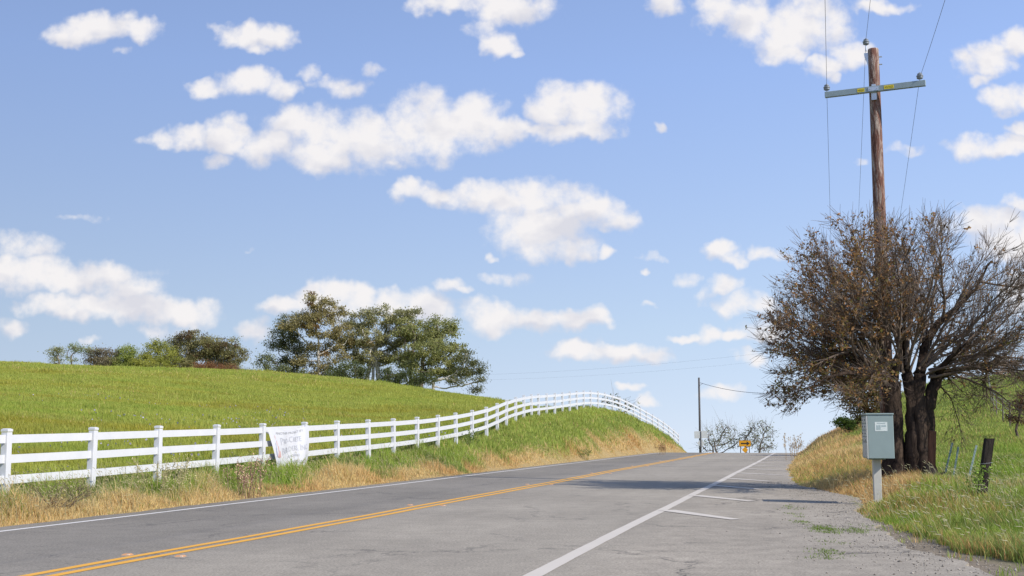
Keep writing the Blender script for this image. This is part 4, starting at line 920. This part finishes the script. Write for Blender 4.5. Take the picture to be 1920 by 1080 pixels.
# ------------------------------------------------------------------ weeds with a shape of their own
def stalk_plant(name, label, px, Y, n, h, spread, stem, head, headn, hs, cat='weed', group=None, dy=0.5):
    x0 = W(px, 850, Y).x; z0_ = Hf(x0, Y); o = empty(name, (x0, Y, z0_)); tag(o, label, cat, group); segs = []; hc = []
    for k in range(n):
        b = np.array([rng.normal(0, spread * .4), rng.normal(0, dy * .5), -.05]); hh_ = h * rng.uniform(.55, 1.0); le = rng.normal(0, .12, 3) * np.array([1, 1, 0]) + np.array([np.sign(b[0]) * .06, 0, 0]); p = b
        pts = [b + le * hh_ * (f ** 1.5) + np.array([0, 0, hh_ * f]) + rng.normal(0, .008, 3) for f in (0, .33, .66, 1)]
        for a_, c_ in zip(pts[:-1], pts[1:]): segs.append((a_, c_, .006, .005))
        for q in range(headn):
            f = rng.uniform(.45, 1.0); p = pts[0] + (pts[-1] - pts[0]) * f; e = p + rng.normal(0, .05, 3) + np.array([0, 0, .05]); segs.append((p, e, .003, .002)); hc.append(e)
    V, Q = seg_mesh(np.array([s[0] for s in segs]), np.array([s[1] for s in segs]), np.array([s[2] for s in segs]), np.array([s[3] for s in segs]), 3)
    link('stems', mesh_np('stems', V, quads=Q, cols=np.repeat(np.array([stem]), len(V), 0) * rng.uniform(.7, 1.3, (len(V), 1))), M_DRY, o)
    hc = np.array(hc); hc = np.repeat(hc, 3, 0) + rng.normal(0, .012, (len(hc) * 3, 3)); leaves_mesh('foliage', hc, hs, np.array([head]) * rng.uniform(.6, 1.3, (len(hc), 1)), M_DRY, o, aspect=.8)
    return o
stalk_plant('dry_thistle', 'tall dry pinkish stalks with pale seed heads just left of the banner', 470, 24.5, 17, .95, .35, (.22, .12, .09), (.62, .42, .27), 11, .03)
stalk_plant('wild_oats', 'airy pale seed stalks rising in front of the fence post left of the banner', 318, 22.5, 20, .85, .7, (.40, .36, .16), (.60, .52, .30), 14, .022)
stalk_plant('dry_thistle', 'tall dry tan stalks on the right verge beside the crest', 1493, 60, 20, 1.5, .6, (.34, .25, .13), (.46, .33, .17), 12, .045)
stalk_plant('dry_weed', 'small reddish dry leafy weed low on the mound beside the road edge', 1241, 78, 16, .9, .4, (.34, .22, .10), (.50, .32, .16), 10, .06)
stalk_plant('green_weed', 'leafy green weed at the road edge under the middle of the mound', 1097, 60, 14, .7, .4, (.16, .19, .05), (.24, .25, .07), 9, .05)
stalk_plant('green_weed', 'leafy green weed standing by the foot of the fence where the mound begins', 884, 46, 14, .8, .35, (.14, .19, .05), (.18, .24, .06), 8, .05)
stalk_plant('climbing_weed', 'small green leafy weed growing against the thick burnt post', 1836, 19.9, 6, .55, .15, (.14, .20, .04), (.22, .32, .05), 9, .04, dy=.1)
# tumbleweed
def tumble(px, Y, r, label):
    x0 = W(px, 940, Y).x; z0_ = Hf(x0, Y); o = empty('tumbleweed', (x0, Y, z0_)); tag(o, label, 'weed'); segs = []
    def grow(p, d, L, rad, lv):
        e = p + d * L; m = p + d * L * .5 + rng.normal(0, L * .08, 3); segs.append((p, m, rad, rad * .85)); segs.append((m, e, rad * .85, rad * .7))
        if lv == 0: return
        for _ in range(3 if lv > 1 else 4):
            nd_ = d + rng.normal(0, .55, 3); nd_[2] = abs(nd_[2]) * .9; nd_ /= np.linalg.norm(nd_); grow(e, nd_, L * rng.uniform(.6, .85), rad * .6, lv - 1)
    for k in range(13):
        a = rng.uniform(0, 6.28); d = np.array([math.cos(a), math.sin(a) * .7, rng.uniform(.15, .9)]); d /= np.linalg.norm(d); grow(np.array([0, 0, .02]), d, r * .36, .008, 3)
    V, Q = seg_mesh(np.array([s[0] for s in segs]), np.array([s[1] for s in segs]), np.array([s[2] for s in segs]), np.array([s[3] for s in segs]), 3)
    link('stems', mesh_np('stems', V, quads=Q, cols=np.repeat(np.array([[.13, .09, .065]]), len(V), 0) * rng.uniform(.6, 1.5, (len(V), 1))), M_DRY, o)
tumble(104, 19.0, .75, 'tangled grey brown dead shrub at the near left road edge')

# ------------------------------------------------------------------ grass
def blades(P, h, w, lean, col):
    n = len(P); ph = rng.uniform(0, 2 * np.pi, n); wv = np.stack([np.cos(ph), np.sin(ph), np.zeros(n)], 1) * (w * .5)[:, None]
    ps = rng.uniform(0, 2 * np.pi, n); ln = (np.stack([np.cos(ps), np.sin(ps), np.zeros(n)], 1) * rng.uniform(.3, 1.3, (n, 1)) + np.array([[-.12, .05, 0]])) * (lean * h)[:, None]
    up = np.array([[0, 0, 1.]]); m = P + ln * .3 + up * (h * .58)[:, None]; t = P + ln + up * h[:, None]
    V = np.stack([P - wv, P + wv, m - wv * .75, m + wv * .75, t], 1).reshape(-1, 3); k = (np.arange(n) * 5)[:, None]
    c = np.repeat(col, 5, 0); return V, k + np.array([[0, 1, 3, 2]]), k + np.array([[2, 3, 4]]), c
def scatter(n, x0, x1, y0, y1, dens, mask):
    out = []; tot = 0
    while tot < n:
        m = n * 3; Y = np.exp(rng.uniform(math.log(y0), math.log(y1), m)) if dens == 'log' else rng.uniform(y0, y1, m)
        a0, a1 = ray(x0, 800)[0], ray(x1, 800)[0]; X = rng.uniform(a0, a1, m) * Y
        k = mask(X, Y); X, Y = X[k], Y[k]; out.append(np.stack([X, Y], 1)); tot += len(X)
        if len(out) > 14: break
    o = np.concatenate(out)[:n]; return o[:, 0], o[:, 1]
def lay(name, X, Y, h, w, lean, kind, stuff=True):
    P = np.stack([X, Y, H(X, Y) - .02], 1); V, q, t, c = blades(P, h, w, lean, grass_color(X, Y, kind)); o = link(name, mesh_np(name, V, quads=q, tris=t, cols=c), M_GRASS)
    return tag(o, kind='stuff')
def m_left_verge(X, Y): s, t = to_st(X, Y); tf = np.interp(s, fs, ft); return (t < el_at(s) + .02) & (t > tf - .9) & (Y > 9)
def el_at(s): return np.interp(s, rs, el)
def er_at(s): return np.interp(s, rs, er_)
X, Y = scatter(250000, -420, 1400, 11, 112, 'log', m_left_verge); s, t = to_st(X, Y); near_edge = np.clip((T_L - t) / .5, .25, 1)
hN = (.07 + .62 * fbm(X * 1.1, Y * 1.1, 71, 3) ** 2.1) * rng.uniform(.5, 1.25, len(X)) * near_edge * np.interp(Y, [15, 40, 60, 90], [1.0, .9, .75, .75]); hN *= 1 + .6 * (rng.random(len(X)) < .05)
lay('verge_grass', X, Y, hN, .0055 + .00034 * Y * rng.uniform(.6, 1.3, len(X)), .42, 'verge').name = 'roadside_grass'
def m_field(X, Y): s, t = to_st(X, Y); tf = np.interp(s, fs, ft); return (t < tf - .6)
X, Y = scatter(680000, -420, 1150, 15, 150, 'log', m_field)
ff = True; tall = 1 + 1.3 * (rng.random(len(X)) < .006) + 1.1 * np.clip((fbm(X * .8, Y * .8, 77, 3) - .58) * 5, 0, 1)
lay('field_grass', X, Y, (.07 + .12 * fbm(X * .25, Y * .25, 72, 3)) * rng.uniform(.5, 1.3, len(X)) * tall, .006 + .00030 * Y * rng.uniform(.6, 1.3, len(X)), .38, 'field')
def m_right(X, Y):
    s, t = to_st(X, Y); d = t - er_at(s); thin_ = np.interp(s, [8, 12, 16, 20], [1.1, .85, .45, .02]); g = fbm(X * 1.4, Y * 1.4, 88, 3)
    return (d > -.03) & ((d > thin_ * (.6 + .8 * g)) | (rng.random(len(X)) < .10 * (g > .5)))
X, Y = scatter(330000, 1430, 2250, 10.5, 118, 'log', m_right); s, t = to_st(X, Y); d = t - er_at(s)
hN = (.06 + .20 * fbm(X * .7, Y * .7, 74, 3) ** 1.2) * rng.uniform(.45, 1.3, len(X)) * np.clip(.3 + d / .9, .3, 1.15) * np.interp(Y, [11, 18, 22, 40], [1.15, 1.0, .8, .95])
hN *= 1 + .75 * dryness(X, Y) * (.5 + fbm(X * 1.3, Y * 1.3, 79, 3)); hN *= 1 - .8 * np.exp(-((X - 8.0) / .8) ** 2 - ((Y - 19.4) / 1.5) ** 2); hN *= 1 - .5 * np.exp(-((X - 9.9) / 1.2) ** 2 - ((Y - 25) / 2.5) ** 2)
o = lay('hill_grass', X, Y, hN, .0048 + .00034 * Y * rng.uniform(.6, 1.3, len(X)), .5, 'verge')
# pale drooping seed heads among the near grass on both sides
def seeds_on(name, n, x0, x1, y0, y1, mask, hs, hh, c):
    X, Y = scatter(n, x0, x1, y0, y1, 'log', mask); z = H(X, Y); h = hh * rng.uniform(.6, 1.25, n); le = rng.normal(0, .12, (n, 2)) - np.array([.08, 0])
    top = np.stack([X + le[:, 0], Y + le[:, 1], z + h], 1); A = np.stack([X, Y, z], 1); V1, Q1 = seg_mesh(A, top, np.full(n, .0022), np.full(n, .0016), 3)
    d = top - A; d /= np.linalg.norm(d, axis=1, keepdims=True); d[:, 2] -= .55; d[:, 0] -= .3; T2 = top + d * hs; V2, Q2 = seg_mesh(top, T2, np.full(n, .007), np.full(n, .001), 3)
    V, Q = join([(V1, Q1), (V2, Q2)]); cc = np.repeat(np.array([c]), len(V), 0) * rng.uniform(.75, 1.25, (len(V), 1)); o = link(name, mesh_np(name, V, quads=Q, cols=cc), M_GRASS); tag(o, kind='stuff')
seeds_on('seed_stalks', 850, 1500, 2100, 11, 32, m_right, .09, .30, (.50, .47, .28)); seeds_on('seed_stalks', 2200, -150, 1000, 16, 45, m_left_verge, .08, .42, (.50, .44, .24))
# tiny purple flowers in the field near the fence
X, Y = scatter(260, 0, 1000, 24, 60, 'log', lambda X, Y: m_field(X, Y) & (fbm(X * .3, Y * .3, 91, 3) > .56)); C = np.stack([X, Y, H(X, Y) + rng.uniform(.3, .42, len(X))], 1)
fl = leaves_mesh('wild_flowers', C, .06, np.array([[.42, .38, .50]]) * rng.uniform(.7, 1.3, (len(C), 1)), M_LEAF, None, aspect=1.0); tag(fl, kind='stuff')

# weeds in the cracks of the pull-out, gravel and dirt
def crackweeds():
    paths = [[(1515, 990), (1540, 985), (1572, 1000), (1548, 1030), (1556, 1050)], [(1478, 948), (1500, 975), (1525, 990), (1560, 994)], [(1600, 1000), (1625, 992), (1634, 985)], [(1510, 1058), (1540, 1056)], [(1540, 1000), (1560, 995), (1630, 990)]]
    Xs, Ys = [], []
    for pth in paths:
        for (x0, y0), (x1, y1) in zip(pth[:-1], pth[1:]):
            for q in range(62):
                f = rng.random(); px, py = x0 + (x1 - x0) * f, y0 + (y1 - y0) * f; a, b = ray(px, py); Yd = -EYE / b
                if fbm(np.array([px * .09]), np.array([py * .09]), 5, 3)[0] > .52: Xs.append(a * Yd + rng.normal(0, .09)); Ys.append(Yd + rng.normal(0, .16))
    Xs = np.repeat(np.array(Xs), 5) + rng.normal(0, .03, len(Xs) * 5); Ys = np.repeat(np.array(Ys), 5) + rng.normal(0, .03, len(Ys) * 5)
    P = np.stack([Xs, Ys, np.full(len(Xs), .002)], 1); h = rng.uniform(.008, .03, len(Xs)); col = np.array([[.15, .22, .03]]) * rng.uniform(.6, 1.4, (len(Xs), 1))
    V, q, t, c = blades(P, h, np.full(len(Xs), .008), 1.1, col); tag(link('crack_weeds', mesh_np('crack_weeds', V, quads=q, tris=t, cols=c), M_GRASS), kind='stuff')
crackweeds()
def pebbles(n):
    s = rng.uniform(9, 34, n) ; d = np.abs(rng.normal(0, .5, n)); e = er_at(s); t = np.where(rng.random(n) < .5, e - d * 1.3, e + d * .6); x, y = to_xy(s, t); z = np.maximum(H(x, y), np.where(t < e, 0, -9)) + .003
    k = (t > T_R + .4); x, y, z = x[k], y[k], z[k]; n = len(x); r = rng.uniform(.004, .014, n) * np.where(rng.random(n) < .04, 1.8, 1)
    base = np.array([[1, 0, 0], [0, 1, 0], [-1, 0, 0], [0, -1, 0], [0, 0, .8], [0, 0, -.6]]) ; V = base[None] * r[:, None, None] * rng.uniform(.6, 1.3, (n, 6, 1)) + np.stack([x, y, z], 1)[:, None]
    T = np.array([[0, 1, 4], [1, 2, 4], [2, 3, 4], [3, 0, 4], [1, 0, 5], [2, 1, 5], [3, 2, 5], [0, 3, 5]]); T = (np.arange(n) * 6)[:, None, None] + T[None]
    cc = np.array([[.34, .30, .25]]) * rng.uniform(.4, 1.5, (n, 1)); tag(link('gravel', mesh_np('gravel', V.reshape(-1, 3), tris=T.reshape(-1, 3), cols=np.repeat(cc, 6, 0)), M_DRY), kind='stuff')
pebbles(4200)
